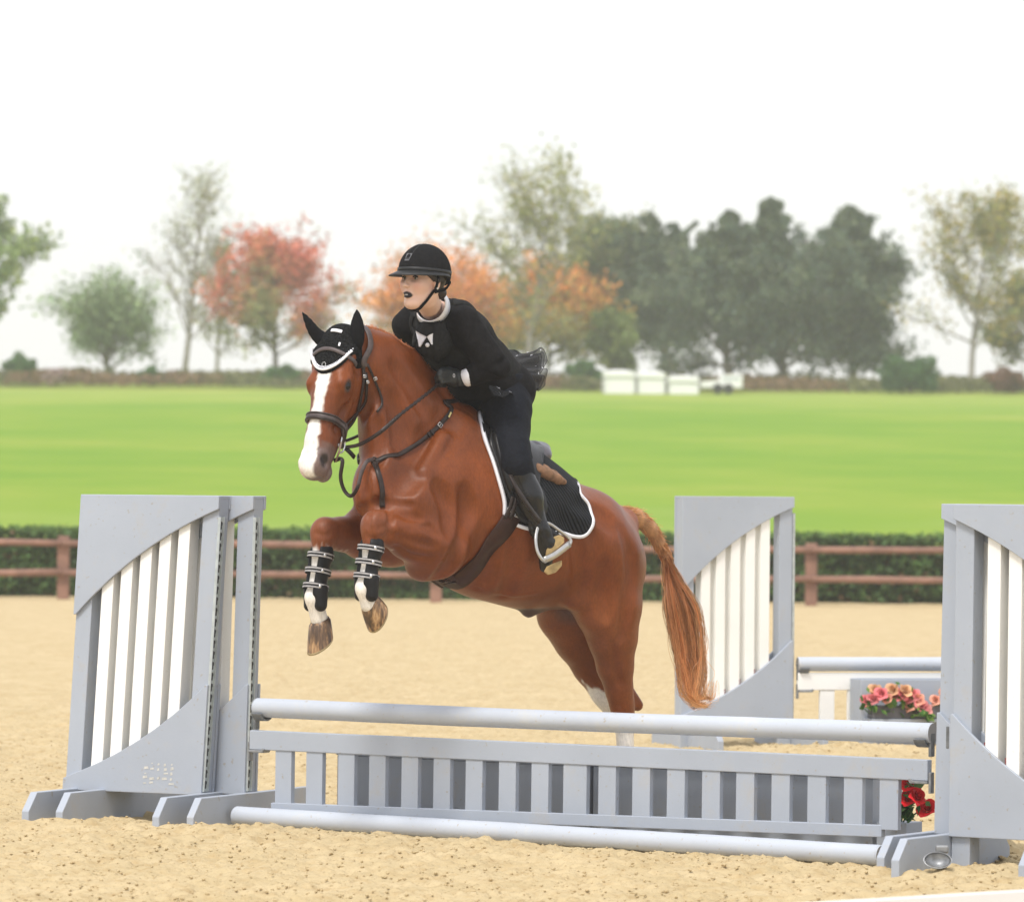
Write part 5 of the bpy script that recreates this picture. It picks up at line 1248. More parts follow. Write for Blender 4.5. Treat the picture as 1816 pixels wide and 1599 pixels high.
# headpiece + cheekpiece, near side (from picture) and far side (mirrored in the head frame)
def hm(p): p = Vector(p); return p-Lh*(2*(p-HO).dot(Lh))
def both(ctrl, w, th, mat, name, n=26, lift=None):
    mb = MB(); r = surf_strap(mb, ctrl, w, th, mat, n, lift); mb.build(name, mat, br, True)
    mb = MB(); surf_strap(mb, [snap(hm(p))[0] for p in ctrl], w, th, mat, n, lift); mb.build(name, mat, br, True); return r
ck = [hn(x, y) for x, y in ((643, 640), (644, 672), (638, 705), (628, 742), (619, 772))]
both(ck, .016, .005, LEA, 'cheek_strap', 22, .006)
ck2 = [hn(x, y) for x, y in ((648, 660), (648, 690), (641, 722), (630, 755), (620, 778))]
mb = MB(); surf_strap(mb, ck2, .013, .005, LEA, 20, .006); mb.build('cheek_strap', LEA, br, True)
hp_ = [hn(646, 650), snap(Hp(.10, -.12, .12))[0], snap(Hp(.03, -.15, .10))[0], snap(Hp(-.03, -.16, .05))[0], snap(Hp(-.04, -.16, 0))[0]]
both(hp_, .028, .005, LEAG, 'headpiece', 20, .011)
bb = [hsnap(.145, -.10, -.12), hsnap(.118, -.02, -.085), hsnap(.102, .02, -.04), hsnap(.098, .03, 0), hsnap(.102, .02, .04), hsnap(.118, -.02, .085), hsnap(.145, -.09, .12)]
mb = MB(); ps, ns = surf_strap(mb, bb, .018, .005, None, 30, .010); mb.build('browband', LEAG, br, True)
tl = [hn(650, 645), hn(664, 676, .1), hn(675, 702, .12), hn(676, 720, .1), hn(668, 731, .08)]
mb = MB(); surf_strap(mb, tl, .011, .005, None, 22, .008); mb.build('throat_strap', LEA, br, True)
q, n = near(663, 670, .12); buckle(br, q+n*.006, n, tl[1]-tl[2], .010)
for (x, y) in ((643, 668), (648, 676)):
    q, n = near(x, y, .12); buckle(br, q+n*.005, n, UP, .010)
nb = [hsnap(.475, -.20, .02), hn(619, 768), hn(606, 754), hn(592, 744), hn(575, 739), hn(560, 737), hn(549, 739), hsnap(.42, -.10, -.10), hsnap(.475, -.20, -.02)]
mb = MB(); ps, ns = surf_strap(mb, nb, .036, .012, None, 44, .009); mb.build('noseband', LEAG, br, True)
for dz in (-.011, .011):
    mb = MB(); strap(mb, [p+n_*.006+Ax*dz for p, n_ in zip(ps, ns)], ns, .008, .004); mb.build('noseband_trim', LEA, br, True)
# bit ring (D shape) both sides
rc = near(613, 792, .08)[0]; rn = (Lh*.9+Dx*.2).normalized()
for mir in (0, 1):
    c = rc if not mir else hm(rc); pts = []
    for i in range(21):
        a_ = -math.pi/2+math.pi*i/20; pts.append(c+Lh*(.010*(1-2*mir))+Ax*(math.sin(a_)*.036)-Dx*(math.cos(a_)*.034-.006))
    pts.append(pts[0]); mb = MB(); mb.tube(pts, .0042, 8, caps=False); mb.build('bit_ring', CHR, br, True)
mb = MB(); mb.tube([rc, hm(rc)], .009, 10); mb.build('bit', CHR, br, True)
mb = MB(); q = near(608, 785, .08)[0]; strap(mb, [q+Lh*.012, near(605, 800, .08)[0]+Lh*.014, near(601, 825, .06)[0]+Lh*.012], [rn]*3, .010, .004); mb.build('bit_strap', simple('pale_leather', (.35, .26, .18), .6), br, True)
# reins to the near and far hands
HANDN = M(783, 677, .10); HANDF = M(770, 672, -.08)
def free_strap(name, ctrl, w, th, mat, parent, nrm, n=30, braid=None):
    mb = MB(); c = catmull(ctrl, n); strap(mb, c, [Vector(nrm)]*n, w, th, mat); o = mb.build(name, mat, parent, True); return c
r0 = rc+Lh*.016-Dx*.03
rp = [r0, M(640, 787, .13), M(668, 765, .20)+Ld*.03, M(702, 737, .22)+Ld*.02, M(742, 706, .17)+Ld*.02, HANDN]
free_strap('rein', rp[:4], .018, .006, LEA, br, (Ld+UP*.5).normalized(), 24)
mb = MB(); cc_ = catmull(rp[2:], 60); mb.tube(cc_, [.0075+.0022*math.sin(i*1.9) for i in range(60)], 8, flat=1.0); mb.build('laced_rein', LEA, br, True)
rf = [hm(rc)-Lh*.016-Dx*.03, M(640, 770, -.2), M(700, 720, -.24), HANDF]; free_strap('rein', rf, .016, .006, LEA, br, (-Ld+UP*.5).normalized(), 30)
q = r0+Vector((0, 0, -.004)); mb = MB(); strap(mb, catmull([q, q-Dx*.03-UP*.012+Ld*.01, q-Dx*.06-UP*.02+Ld*.01], 6), [Ld]*6, .02, .008); mb.build('rein_buckle', LEAB, br, True)
# hanging martingale loop from noseband to chest ring
yy = min(near(606, 800, .05)[0].y-.03, near(640, 850, .05)[0].y-.06)
lp = [hsnap(.56, -.20, .03), P(607, 815, yy), P(604, 846, yy), P(611, 870, yy+.01), P(623, 879, yy+.0), P(634, 864, yy+.0), P(641, 838, yy+.01), P(650, 819, min(yy+.03, near(655, 815, .05)[0].y-.02)), near(661, 817)[0]+near(661, 817)[1]*.01]
mb = MB(); c = catmull(lp, 40); nr = [(Vector((.35+.5*math.sin(i/39*3), -.9, .1))).normalized() for i in range(40)]; strap(mb, c[:26], nr[:26], .019, .005, LEA); strap(mb, c[25:], nr[25:], .019, .005, LEAG); mb.build('martingale_strap', None, bp, True)
# --- stirrup
stp = empty('stirrup', M(962, 925, .36), 'bright metal stirrup on a dark leather around the foot of the rider', 'stirrup')
mb = MB(); strap(mb, catmull([M(905, 842, .37), M(918, 868, .41), M(938, 898, .42), M(958, 925, .40)], 12), [(Ld-Hd*.2).normalized()]*12, .024, .006); mb.build('leather', LEA, stp, True)
IR = simple('brushed_steel', (.52, .51, .49), .36, .12, 30, metal=.85)
la = [(961, 925, .375), (953, 938, .385), (950, 957, .40), (953, 977, .41), (961, 991, .42), (967, 995, .42)]; ra = [(961, 925, .375), (975, 929, .375), (991, 940, .385), (1004, 949, .40), (1012, 958, .41), (1010, 966, .41)]
for arm in (la, ra):
    mb = MB(); c = catmull([M(*p) for p in arm], 18); mb.tube(c, [.0080]*18, 10, flat=.7); mb.build('arm', IR, stp, True)
mb = MB(); c = catmull([M(965, 993, .42), M(985, 983, .42), M(1010, 964, .41)], 10); strap(mb, c, [(Ld+Hd*-.3+UP*.1).normalized()]*10, .030, .012); mb.build('tread', IR, stp, True)
mb = MB(); mb.tube([M(954, 926, .375), M(966, 921, .372)], .009, 10); mb.build('eye', IR, stp, True)
# ============================================================ THE RIDER
rider = empty('person', M(905, 720, 0), 'rider in black helmet, vest and tulle skirt standing in the stirrups of the chestnut horse', 'person')
RA = R(50); Hr = Vector((-math.cos(RA), -math.sin(RA), 0)); Lr = Vector((math.sin(RA), -math.cos(RA), 0))
HC_ = P(749, 493, 21.95); tl_ = R(4); Fh = (Hr*math.cos(tl_)+UP*math.sin(tl_)).normalized(); Uh = (UP*math.cos(tl_)-Hr*math.sin(tl_)).normalized()
def hd(f, l, u): return HC_+Fh*f+Lr*l+Uh*u
RAx = [Fh, Lr, Uh]
# joints
SHN = M(822, 572, .165); ELN = M(881, 650, .285); WRN = M(824, 671, .15); SHF = M(722, 578, -.165); ELF = M(735, 655, -.26); WRF = M(775, 672, -.12)
PEL = M(886, 690, 0); WST = M(850, 652, 0); CHT = M(806, 600, 0); UCH = M(782, 572, 0); NKB = M(771, 552, 0); NKT = hd(-.03, 0, -.085)
HIN = M(900, 705, .10); KNN = M(914, 822, .31); ANN = M(957, 938, .355); HEN = M(985, 955, .37); TON = M(968, 1004, .33)
def body_shape(s, e, torso=True, arms=True, legs=True, head=True, hands=True, k=.035):
    if torso:
        s.cone(PEL, WST, .122+e, .110+e, k+.03, Ld, 1.25); s.cone(WST, CHT, .115+e, .125+e, k+.03, Ld, 1.22); s.cone(CHT, UCH, .125+e, .098+e, k+.02, Ld, 1.35)
        s.cone(M(820, 564, .12), UCH, .058+e, .09+e, k); s.cone(M(745, 562, -.13), UCH, .07+e, .08+e, k)
        for q in (.07, -.07): s.ell(M(775, 600, q)+Hd*.02, (.075+e, .075+e, .08+e), .04, [Hd, Ld, UP])
    if arms:
        s.cone(SHN, ELN, .064+e, .048+e, k); s.cone(ELN, WRN, .050+e, .031+e, .02); s.cone(SHF, ELF, .062+e, .048+e, k); s.cone(ELF, WRF, .046+e, .030+e, .02)
        s.cone(SHN.lerp(ELN, .2)-UP*.02, SHN.lerp(ELN, .8)-UP*.015, .055+e, .045+e, k)
    if legs:
        for f in (1, -1):
            m = (lambda p: p) if f > 0 else mirror
            s.cone(m(M(892, 695, .07)), m(M(901, 730, .13)), .118+e, .100+e, k+.03); s.cone(m(M(900, 728, .14)), m(M(909, 800, .275)), .101+e, .072+e, k); s.cone(m(M(910, 800, .275)), m(KNN), .070+e, .060+e, k)
            s.cone(m(KNN), m(M(940, 876, .335)), .062+e, .054+e, k); s.cone(m(M(940, 876, .335)), m(ANN), .054+e, .034+e, k)
            s.cone(m(ANN), m(TON), .036+e, .028+e, .02); s.cone(m(ANN), m(HEN), .034+e, .026+e, .02)
    if head:
        s.cone(NKB, NKT, .062+e, .054+e, .04)
        s.ell(hd(-.008, 0, .035), (.100+e, .078+e, .100+e), .02, RAx)
        s.ell(hd(.028, 0, -.035), (.070+e, .064+e, .085+e), .03, RAx)
        s.cone(hd(.035, 0, -.102), hd(.064, 0, -.118), .036, .023, .03); s.cone(hd(-.02, .045, -.06), hd(.055, .02, -.118), .024, .020, .03); s.cone(hd(-.02, -.045, -.06), hd(.055, -.02, -.118), .024, .020, .03)
        for q in (1, -1):
            s.ell(hd(.060, .040*q, -.038), (.026, .022, .024), .03, RAx); s.ell(hd(.100, .030*q, -.009), (.018, .019, .012), .018, RAx, True)
            s.cone(hd(.086, .012*q, .014), hd(.078, .048*q, .014), .010, .008, .012)
            s.ell(hd(-.012, .078*q, -.022), (.020, .008, .032), .006, RAx)
        s.cone(hd(.090, 0, .002), hd(.110, 0, -.040), .007, .0095, .012); s.ell(hd(.106, 0, -.046), (.012, .015, .009), .008, RAx)
        s.ell(hd(.086, 0, -.080), (.014, .022, .016), .014, RAx)
        s.ell(hd(.101, 0, -.0775), (.006, .019, .0065), .004, RAx); s.ell(hd(.098, 0, -.092), (.007, .016, .0065), .004, RAx); s.ell(hd(.106, 0, -.085), (.008, .013, .0028), .002, RAx, True)
        s.cone(hd(.097, .014, -.059), hd(.102, .007, -.056), .0035, .003, .003, sub=True) if False else None
def hand(s, e, wr, off, dx=0.0, dy=0.0, k=.008):
    Q = lambda x, y, o: M(x+dx, y+dy, off+o)
    s.cone(wr, Q(804, 668, 0), .027+e, .030+e, .02); s.cone(Q(806, 664, .0), Q(794, 662, .0), .026+e, .022+e, .015); s.cone(Q(806, 676, .0), Q(796, 674, .0), .024+e, .020+e, .015)
    for i in range(4):
        y0 = 657+i*6.2; ln = (1.0, 1.12, 1.05, .85)[i]; r = (.0100, .0104, .0100, .0088)[i]+e
        s.chain([Q(796, y0, .008), Q(796-15*ln, y0+1.5, .014), Q(796-19*ln, y0+7, -.010), Q(796-9*ln, y0+8.5, -.026)], [r*1.12, r, r*.95, r*.85], .005)
    s.chain([Q(808, 661, -.008), Q(796, 655, -.022), Q(784, 655, -.024)], [.0135+e, .0115+e, .009+e], .006)
RSs = Sculpt(P0, B3, (-.1, -.55, .35), (1.75, .62, 2.75), .0075)
body_shape(RSs, -.014); hand(RSs, -.004, WRN, .11); hand(RSs, -.004, WRF, -.10, -6, 4)
rv, rf_ = RSs.mesh()
def skin_colors(V):
    n = len(V); C = np.tile(np.array([.72, .47, .36]), (n, 1)); h = V-np.array(HC_); f = h @ np.array(Fh); l = h @ np.array(Lr); u = h @ np.array(Uh)
    def mix(m, c): C[:] = C*(1-m[:, None])+np.array(c)*m[:, None]
    mix(np.exp(-(((np.abs(l)-.045)/.022)**2+((u+.045)/.022)**2))*.4*(f > 0), [.66, .26, .20])
    mix(np.exp(-(((np.abs(l)-.030)/.022)**2+((u+.007)/.016)**2))*.65*(f > .04), [.26, .12, .09])  # brownish shade of the eye sockets painted into the skin colour
    e = np.sqrt((l/.024)**2+((u+.085)/.0145)**2); mix(smooth(1.1, .9, e)*(f > .075), [.012, .008, .010])
    mix(smooth(.004, .0, np.abs(u-(.020-.12*(np.abs(l)-.03)**2*20)))*(np.abs(l) > .014)*(np.abs(l) < .05)*(f > .05), [.10, .05, .035])
    return C
m, t, b = nodemat('skin'); at = t.nodes.new('ShaderNodeAttribute'); at.attribute_name = 'col'; t.links.new(at.outputs['Color'], b.inputs['Base Color']); b.inputs['Roughness'].default_value = .5
b.inputs['Subsurface Weight'].default_value = .12; b.inputs['Subsurface Radius'].default_value = (.02, .008, .005); SKIN = m
# head is resampled finer so the face keeps its features
FS = Sculpt(tuple(HC_), [tuple(v) for v in RAx], (-.16, -.13, -.30), (.17, .13, .18), .0032)
body_shape(FS, 0, False, False, False, True); fv, ff_ = FS.mesh()
FB = BVHTree.FromPolygons([tuple(x) for x in fv], [tuple(int(i) for i in q) for q in ff_])
mesh_np('body', rv, rf_, SKIN, rider, True, skin_colors(rv))
mesh_np('head', fv, ff_, SKIN, rider, True, skin_colors(fv))
EYW = simple('eye_white', (.48, .45, .43), .2, .03, bmp=0); IRS = simple('iris_green_brown', (.04, .035, .02), .15, .2, bmp=0)
for q in (1, -1):
    mb = MB(); mb.ball(hd(.073, .031*q, -.011), .0125, EYW, 14, 10); mb.ball(hd(.0800, .031*q+.0008, -.011), (.0072,)*3, IRS, 10, 8); mb.build('eye', None, rider, True)
    mb = MB(); c = [hd(.0865-.25*abs(x)-.02*x*x, (.031+x)*q, -.0055+.0045*(1-(x/.014)**2)) for x in (-.014, -.008, 0, .008, .014)]; mb.tube(catmull(c, 10), .0032, 6); mb.build('eyelashes', BLK, rider, True)
# lips get their own open mouth and teeth
mb = MB(); mb.ball(hd(.0985, 0, -.085), (.006, .010, .0042), nu=10, nv=6, M=Matrix(RAx).transposed()); mb.build('teeth', EYW, rider, True)
# hair under the helmet and bun
HB = simple('dark_hair', (.020, .012, .009), .5, .3, 60, bmp=.4, bscale=200, stretch=(1, 1, .2))
hs_ = Sculpt(tuple(HC_), [tuple(v) for v in RAx], (-.18, -.13, -.2), (.15, .13, .14), .005)
hs_.ell((-.045, 0, .015), (.075, .084, .085), .02, local=True)
for q in (1, -1): hs_.cone((.045, .066*q, .02), (-.01, .078*q, -.012), .014, .016, .01, local=True)
hs_.ell((-.110, .01, -.055), (.03, .035, .03), .02, local=True)
v, f = hs_.mesh(); mesh_np('hair', v, f, HB, rider)
# helmet
HEL = simple('black_velvet', (.013, .013, .014), .95, .2, 80, bmp=.2, bscale=400, spec=.08); HELG = simple('helmet_trim', (.020, .021, .022), .5, .15, 40, spec=.3)
hel = Sculpt(tuple(HC_), [tuple(v) for v in RAx], (-.20, -.16, -.10), (.22, .16, .21), .004)
hel.ell((-.014, 0, .026), (.132, .108, .128), .01, local=True)
ax = [hel.lo[k]+hel.h*np.arange(hel.n[k]) for k in range(3)]; A_, D_, L_ = np.meshgrid(*ax, indexing='ij')
low = np.where(A_ > .0, .020, .020-.36*np.clip(-A_-.02, 0, .12)); low = np.where(A_ < -.14, -.03, low)
hel.V = np.maximum(hel.V, (low-L_).astype(np.float32))
inner = np.sqrt(((A_+.014)/.118)**2+(D_/.094)**2+((L_-.026)/.115)**2)-1; hel.V = np.maximum(hel.V, (-inner*.1).astype(np.float32))
v, f = hel.mesh(); helm = mesh_np('helmet', v, f, HEL, rider)
mb = MB(); n = 40; V = []   # wide brim
for i in range(n+1):
    a = lerp(-1.95, 1.95, i/n); ex = .058*max(0, math.cos(a*.62))**1.3
    for r_, du, th in ((0, .024, .0), (1, .012-.014*math.cos(a)*(abs(a) < 1.57), 0), (1, .007-.014*math.cos(a)*(abs(a) < 1.57), 0), (0, .014, 0)):
        fr = .133*(1)+ex*r_; V.append(hd(-.014+math.cos(a)*fr, math.sin(a)*(.109+ex*.55*r_), du))
mb.add(V, [(i*4+j, i*4+(j+1) % 4, (i+1)*4+(j+1) % 4, (i+1)*4+j) for i in range(n) for j in range(4)]+[(0, 1, 2, 3), (n*4+3, n*4+2, n*4+1, n*4)]); mb.build('brim', HELG, helm, True)
def onhel(a, u, r=1.006):   # point on helmet shell
    q = max(0, 1-((u-.026)/.128)**2)**.5; return hd(-.014+math.cos(a)*.132*q*r, math.sin(a)*.108*q*r, u)
mb = MB(); band = [onhel(lerp(-2.2, 2.2, i/50), .030, 1.012) for i in range(51)]; strap(mb, band, [(p-hd(-.014, 0, .03)).normalized() for p in band], .016, .005); mb.build('band', HELG, helm, True)
for q in (-1, 1):
    mb = MB(); c = [onhel(.17*q+.14*q*((u-.10)/.05 if u > .10 else 0)*.6, u, 1.004) for u in (.098, .115, .13, .142, .150)]; mb.tube(catmull(c, 12), .0018, 6); mb.build('piping', HELG, helm, True)
mb = MB(); V = [onhel(a, u, 1.02) for a, u in ((-.12, .066), (.12, .066), (.185, .100), (-.185, .100))]; V2 = [onhel(a, u, .99) for a, u in ((-.12, .066), (.12, .066), (.185, .100), (-.185, .100))]; mb.add(V+V2, [(0, 1, 2, 3), (0, 4, 5, 1), (1, 5, 6, 2), (2, 6, 7, 3), (3, 7, 4, 0)]); mb.build('front_plate', simple('grey_plate', (.12, .12, .13), .4), helm)
mb = MB(); V = [onhel(a, u, 1.026) for a, u in ((-.10, .073), (.10, .073), (.12, .079), (-.12, .079))]; mb.add(V, [(0, 1, 2, 3)]); mb.build('vent', DARK, helm)
for q in (1, -1):
    mb = MB(); c = [hd(.0, .092*q, .03), hd(-.004, .088*q, -.02), hd(.004, .078*q, -.058), hd(.025, .058*q, -.095), hd(.045, .034*q, -.126), hd(.052, .0, -.143)]; cc2 = catmull(c, 24)
    cc2 = [FB.find_nearest(p)[0]+FB.find_nearest(p)[1]*.0045 if i_ > 7 else p for i_, p in enumerate(cc2)]
    strap(mb, cc2, [((p-hd(.01, 0, -.04))).normalized() for p in cc2], .015, .005); mb.build('chin_strap', BLK, helm, True)
    mb = MB(); c = [hd(-.095, .085*q, -.01), hd(-.055, .090*q, -.045), hd(.0, .080*q, -.064)]; cc2 = catmull(c, 12); strap(mb, cc2, [((p-hd(.0, 0, -.04))).normalized() for p in cc2], .014, .005); mb.build('chin_strap', BLK, helm, True)
mb = MB(); mb.ball(hd(-.006, .088, -.048), .0045, nu=10, nv=8); mb.build('earring', simple('pearl', (.8, .78, .74), .2, bmp=0), rider, True)
# clothes
KNIT = simple('black_knit', (.0085, .008, .0085), .88, .35, 50, bmp=.5, bscale=160, bdist=.006, spec=.12); SHEER = KNIT
VEST = simple('black_vest', (.021, .021, .021), .92, .25, 70, bmp=.35, bscale=220, spec=.06)
BRE = simple('navy_black_breeches', (.008, .0095, .014), .8, .3, 60, bmp=.3, bscale=240, spec=.12)
s = Sculpt(P0, B3, (.0, -.5, 1.3), (1.75, .6, 2.6), .0065); body_shape(s, .010, True, True, False, False)
s.cone(NKB+UP*.0, NKT, .060, .056, .02, sub=True)
for (x0, y0, x1, y1, o) in ((858, 585, 850, 640, .30), (884, 608, 858, 650, .33), (900, 632, 862, 662, .33), (880, 672, 850, 655, .30), (846, 570, 832, 620, .26)): s.cone(M(x0, y0, o), M(x1, y1, o), .006, .006, .03, sub=True)   # sleeve folds
s.cone(M(818, 671, .150), M(790, 672, .12), .052, .052, .004, sub=True)
s.wrinkle(.0042, .8, 5); v, f = s.mesh(1); mesh_np('top', v, f, KNIT, rider)
s = Sculpt(P0, B3, (.2, -.45, 1.35), (1.7, .45, 2.6), .0065); body_shape(s, .018, True, False, False, False)
s.cone(SHN+Hd*-.0, SHN.lerp(ELN, .5)+Ld*.02, .082, .10, .02, sub=True); s.cone(SHF, SHF.lerp(ELF, .5)-Ld*.02, .080, .10, .02, sub=True)
s.cone(M(820, 546, .115), M(832, 556, .15), .026, .020, .03)     # flared shoulder edge
s.cone(NKB+UP*.02, NKT, .085, .09, .02, sub=True)
F0 = M(752, 560, 0)+Hd*.06; F1 = M(742, 640, 0)+Hd*.16
s.cone(F0, F1, .070, .058, .015, sub=True)
s.wrinkle(.0022, .8, 6); v, f = s.mesh(1); mesh_np('vest', v, f, VEST, rider)
VB = BVHTree.FromPolygons([tuple(x) for x in v], [tuple(int(i) for i in q) for q in f])
# dress front (black bib) and white collar points
s = Sculpt(P0, B3, (.5, -.3, 1.6), (1.7, .3, 2.6), .006); s.cone(CHT, UCH, .142, .112, .03, Ld, 1.05)
for q in (.06, -.06): s.ell(M(775, 600, q)+Hd*.022, (.088, .085, .088), .04, [Hd, Ld, UP])
s.cone(NKB+UP*.02, NKT, .07, .07, .01, sub=True); v, f = s.mesh(); mesh_np('dress_front', v, f, BLK, rider)
DB = BVHTree.FromPolygons([tuple(x) for x in v], [tuple(int(i) for i in q) for q in f])
def decal(poly, name, mat, bv, th=.004, lift=.003, n=7):
    """small cloth piece laid on a garment: triangle or quad given by its corners"""
    hits = []
    for x, y in poly:
        d_ = ray(x, y); h = min([b_.ray_cast(CP+d_*15, d_) for b_ in bv], key=lambda r_: r_[3] if r_[3] is not None else 1e9); hits.append((h[0], h[1]) if h[0] else (bv[0].find_nearest(M(x, y, 0))[0], bv[0].find_nearest(M(x, y, 0))[1]))
    a_, b_, c_, d4 = [h[0] for h in hits]; V = []
    for j in range(n):
        for i in range(n):
            u, w = i/(n-1), j/(n-1); p = (a_*(1-u)+b_*u)*(1-w)+(d4*(1-u)+c_*u)*w; nn = (CP-p).normalized()*.6+Hr*.4; V.append(p+nn*(lift+th)+nn*.010*(1-(2*u-1)**2))
    V2 = [Vector(v_)-Hr*th for v_ in V]; mb = MB(); idx = lambda i, j: j*n+i
    fs = [(idx(i, j), idx(i+1, j), idx(i+1, j+1), idx(i, j+1)) for i in range(n-1) for j in range(n-1)]; bd = [idx(i, 0) for i in range(n)]+[idx(n-1, j) for j in range(1, n)]+[idx(i, n-1) for i in range(n-2, -1, -1)]+[idx(0, j) for j in range(n-2, 0, -1)]
    fs += [(bd[i], bd[(i+1) % len(bd)], bd[(i+1) % len(bd)]+n*n, bd[i]+n*n) for i in range(len(bd))]; mb.add(V+V2, fs); return mb.build(name, mat, rider, True)
sn_ = (ELN-SHN).normalized(); u_ = sn_.orthogonal().normalized(); w_ = sn_.cross(u_); q_ = []
for i in range(33):
    a = 2*math.pi*i/32; p = SHN-Ld*.02+(u_*math.cos(a)+w_*math.sin(a))*.088; h = VB.find_nearest(p); q_.append((h[0], h[1]))
mb = MB(); strap(mb, [p+n*.002 for p, n in q_], [n for p, n in q_], .008, .004); mb.build('armhole_seam', BLK, rider, True)
for nm_, pts_ in (('lapel', ((777, 552), (775, 580), (773, 612), (775, 640), (782, 668))), ('lapel', ((733, 560), (733, 585), (737, 612), (745, 636)))):
    q_ = []
    for x, y in pts_:
        d_ = ray(x, y); h = VB.ray_cast(CP+d_*15, d_)
        if h[0]: q_.append((h[0], h[1]))
    c_ = catmull([p for p, n in q_], 20); nn_ = [VB.find_nearest(p)[1] for p in c_]; c_ = [VB.find_nearest(p)[0]+n*.005 for p, n in zip(c_, nn_)]; mb = MB(); strap(mb, c_, nn_, .030, .008); mb.build(nm_, VEST, rider, True)
decal([(738, 587), (757, 597), (746, 615), (744, 614)], 'collar_point', WHT, (DB, VB), lift=.006); decal([(758, 597), (769, 591), (769, 611), (766, 611)], 'collar_point', WHT, (DB, VB), lift=.006)
d_ = ray(759, 611); h = min([b_.ray_cast(CP+d_*15, d_) for b_ in (DB, VB)], key=lambda r_: r_[3] if r_[3] is not None else 1e9)
if h[0]: mb = MB(); mb.tube([h[0]+h[1]*.004, h[0]+h[1]*.012], .0095, 14); mb.build('button', WHT, rider, True)
# stand collar
mb = MB(); V = []; n = 40; ctr = NKB.lerp(NKT, .30); axn = (NKT-NKB).normalized(); fw = (Hr-axn*Hr.dot(axn)).normalized(); sdn = axn.cross(fw)
for i in range(n+1):
    a = lerp(.2, 2*math.pi-.2, i/n); dd = fw*math.cos(a)+sdn*math.sin(a); dip = .040*math.cos(a)
    for r_, h_ in ((.084, -.030-dip), (.074, .055-dip*.9), (.069, .055-dip*.9), (.079, -.030-dip)): V.append(ctr+dd*r_+axn*h_)
mb.add(V, [(i*4+j, i*4+(j+1) % 4, (i+1)*4+(j+1) % 4, (i+1)*4+j) for i in range(n) for j in range(4)]+[(0, 1, 2, 3), (n*4+3, n*4+2, n*4+1, n*4)]); mb.build('white_collar', WHT, rider, True)
# cuff and gloves
mb = MB(); ca = (WRN-ELN).normalized(); c0 = WRN-ca*.050; c1 = WRN+ca*.002; mb.tube([c0, c0+ca*.004, c1-ca*.004, c1], [.036, .043, .040, .036], 24, caps=True); mb.build('cuff', WHT, rider, True)
GLV = simple('black_glove_leather', (.020, .023, .024), .48, .3, 30, bmp=.35, bscale=120)
s = Sculpt(P0, B3, (.75, -.3, 1.7), (1.6, .4, 2.4), .0038); hand(s, .0015, WRN+ca*.008, .11); v, f = s.mesh(); g1 = mesh_np('glove', v, f, GLV, rider)
mb = MB(); mb.tube([M(813, 660, .14), M(817, 684, .14)], [.020, .022], 14); mb.build('glove_strap', GLV, g1, True)
mb = MB(); e0 = M(803.5, 666, .145); mb.tube([e0+(Ld)*.0, e0+Ld*.002], .0075, 14); 
ring = [e0+Ld*.006+(Hd*math.cos(a)*.005+UP*math.sin(a)*.008) for a in [2*math.pi*i/16 for i in range(17)]]; mb = MB(); mb.tube(ring, .0011, 5, caps=False); mb.build('round_badge', WHT, g1, True)
s = Sculpt(P0, B3, (.75, -.5, 1.5), (1.7, .2, 2.4), .0045); hand(s, .0015, WRF, -.10, -6, 4); v, f = s.mesh(); mesh_np('glove', v, f, GLV, rider)
# breeches and boots
s = Sculpt(P0, B3, (-.1, -.62, .4), (1.3, .62, 2.1), .007); body_shape(s, .006, False, False, True, False); s.cone(PEL, WST, .145, .125, .04, Ld, 1.22)
for f_ in (1, -1):
    m_ = (lambda p: p) if f_ > 0 else mirror; kk = m_(KNN); an = m_(ANN); s.cone(kk.lerp(an, .62), an.lerp(kk, -.4), .13, .13, .002, sub=True)
for (x0, y0, x1, y1, o) in ((925, 720, 905, 738, .27), (932, 735, 912, 750, .30), (880, 790, 905, 806, .36), (885, 806, 915, 815, .38), (938, 800, 920, 812, .38)): s.cone(M(x0, y0, o), M(x1, y1, o), .005, .005, .025, sub=True)
s.wrinkle(.0022, 1.0, 7); v, f = s.mesh(1); mesh_np('breeches', v, f, BRE, rider)
mb = MB(); strap(mb, catmull([M(928, 712, .24), M(934, 745, .26), M(938, 780, .29), M(944, 812, .33)], 14), [(Ld-Hd*.6).normalized()]*14, .003, .003); mb.build('side_seam', BLK, rider, True)
BT = simple('black_riding_boot', (.010, .010, .011), .27, .3, 12, bmp=.12, bscale=60, spec=.4); TAN = simple('tan_sole', (.40, .28, .12), .8, .35, 25, bmp=.3)
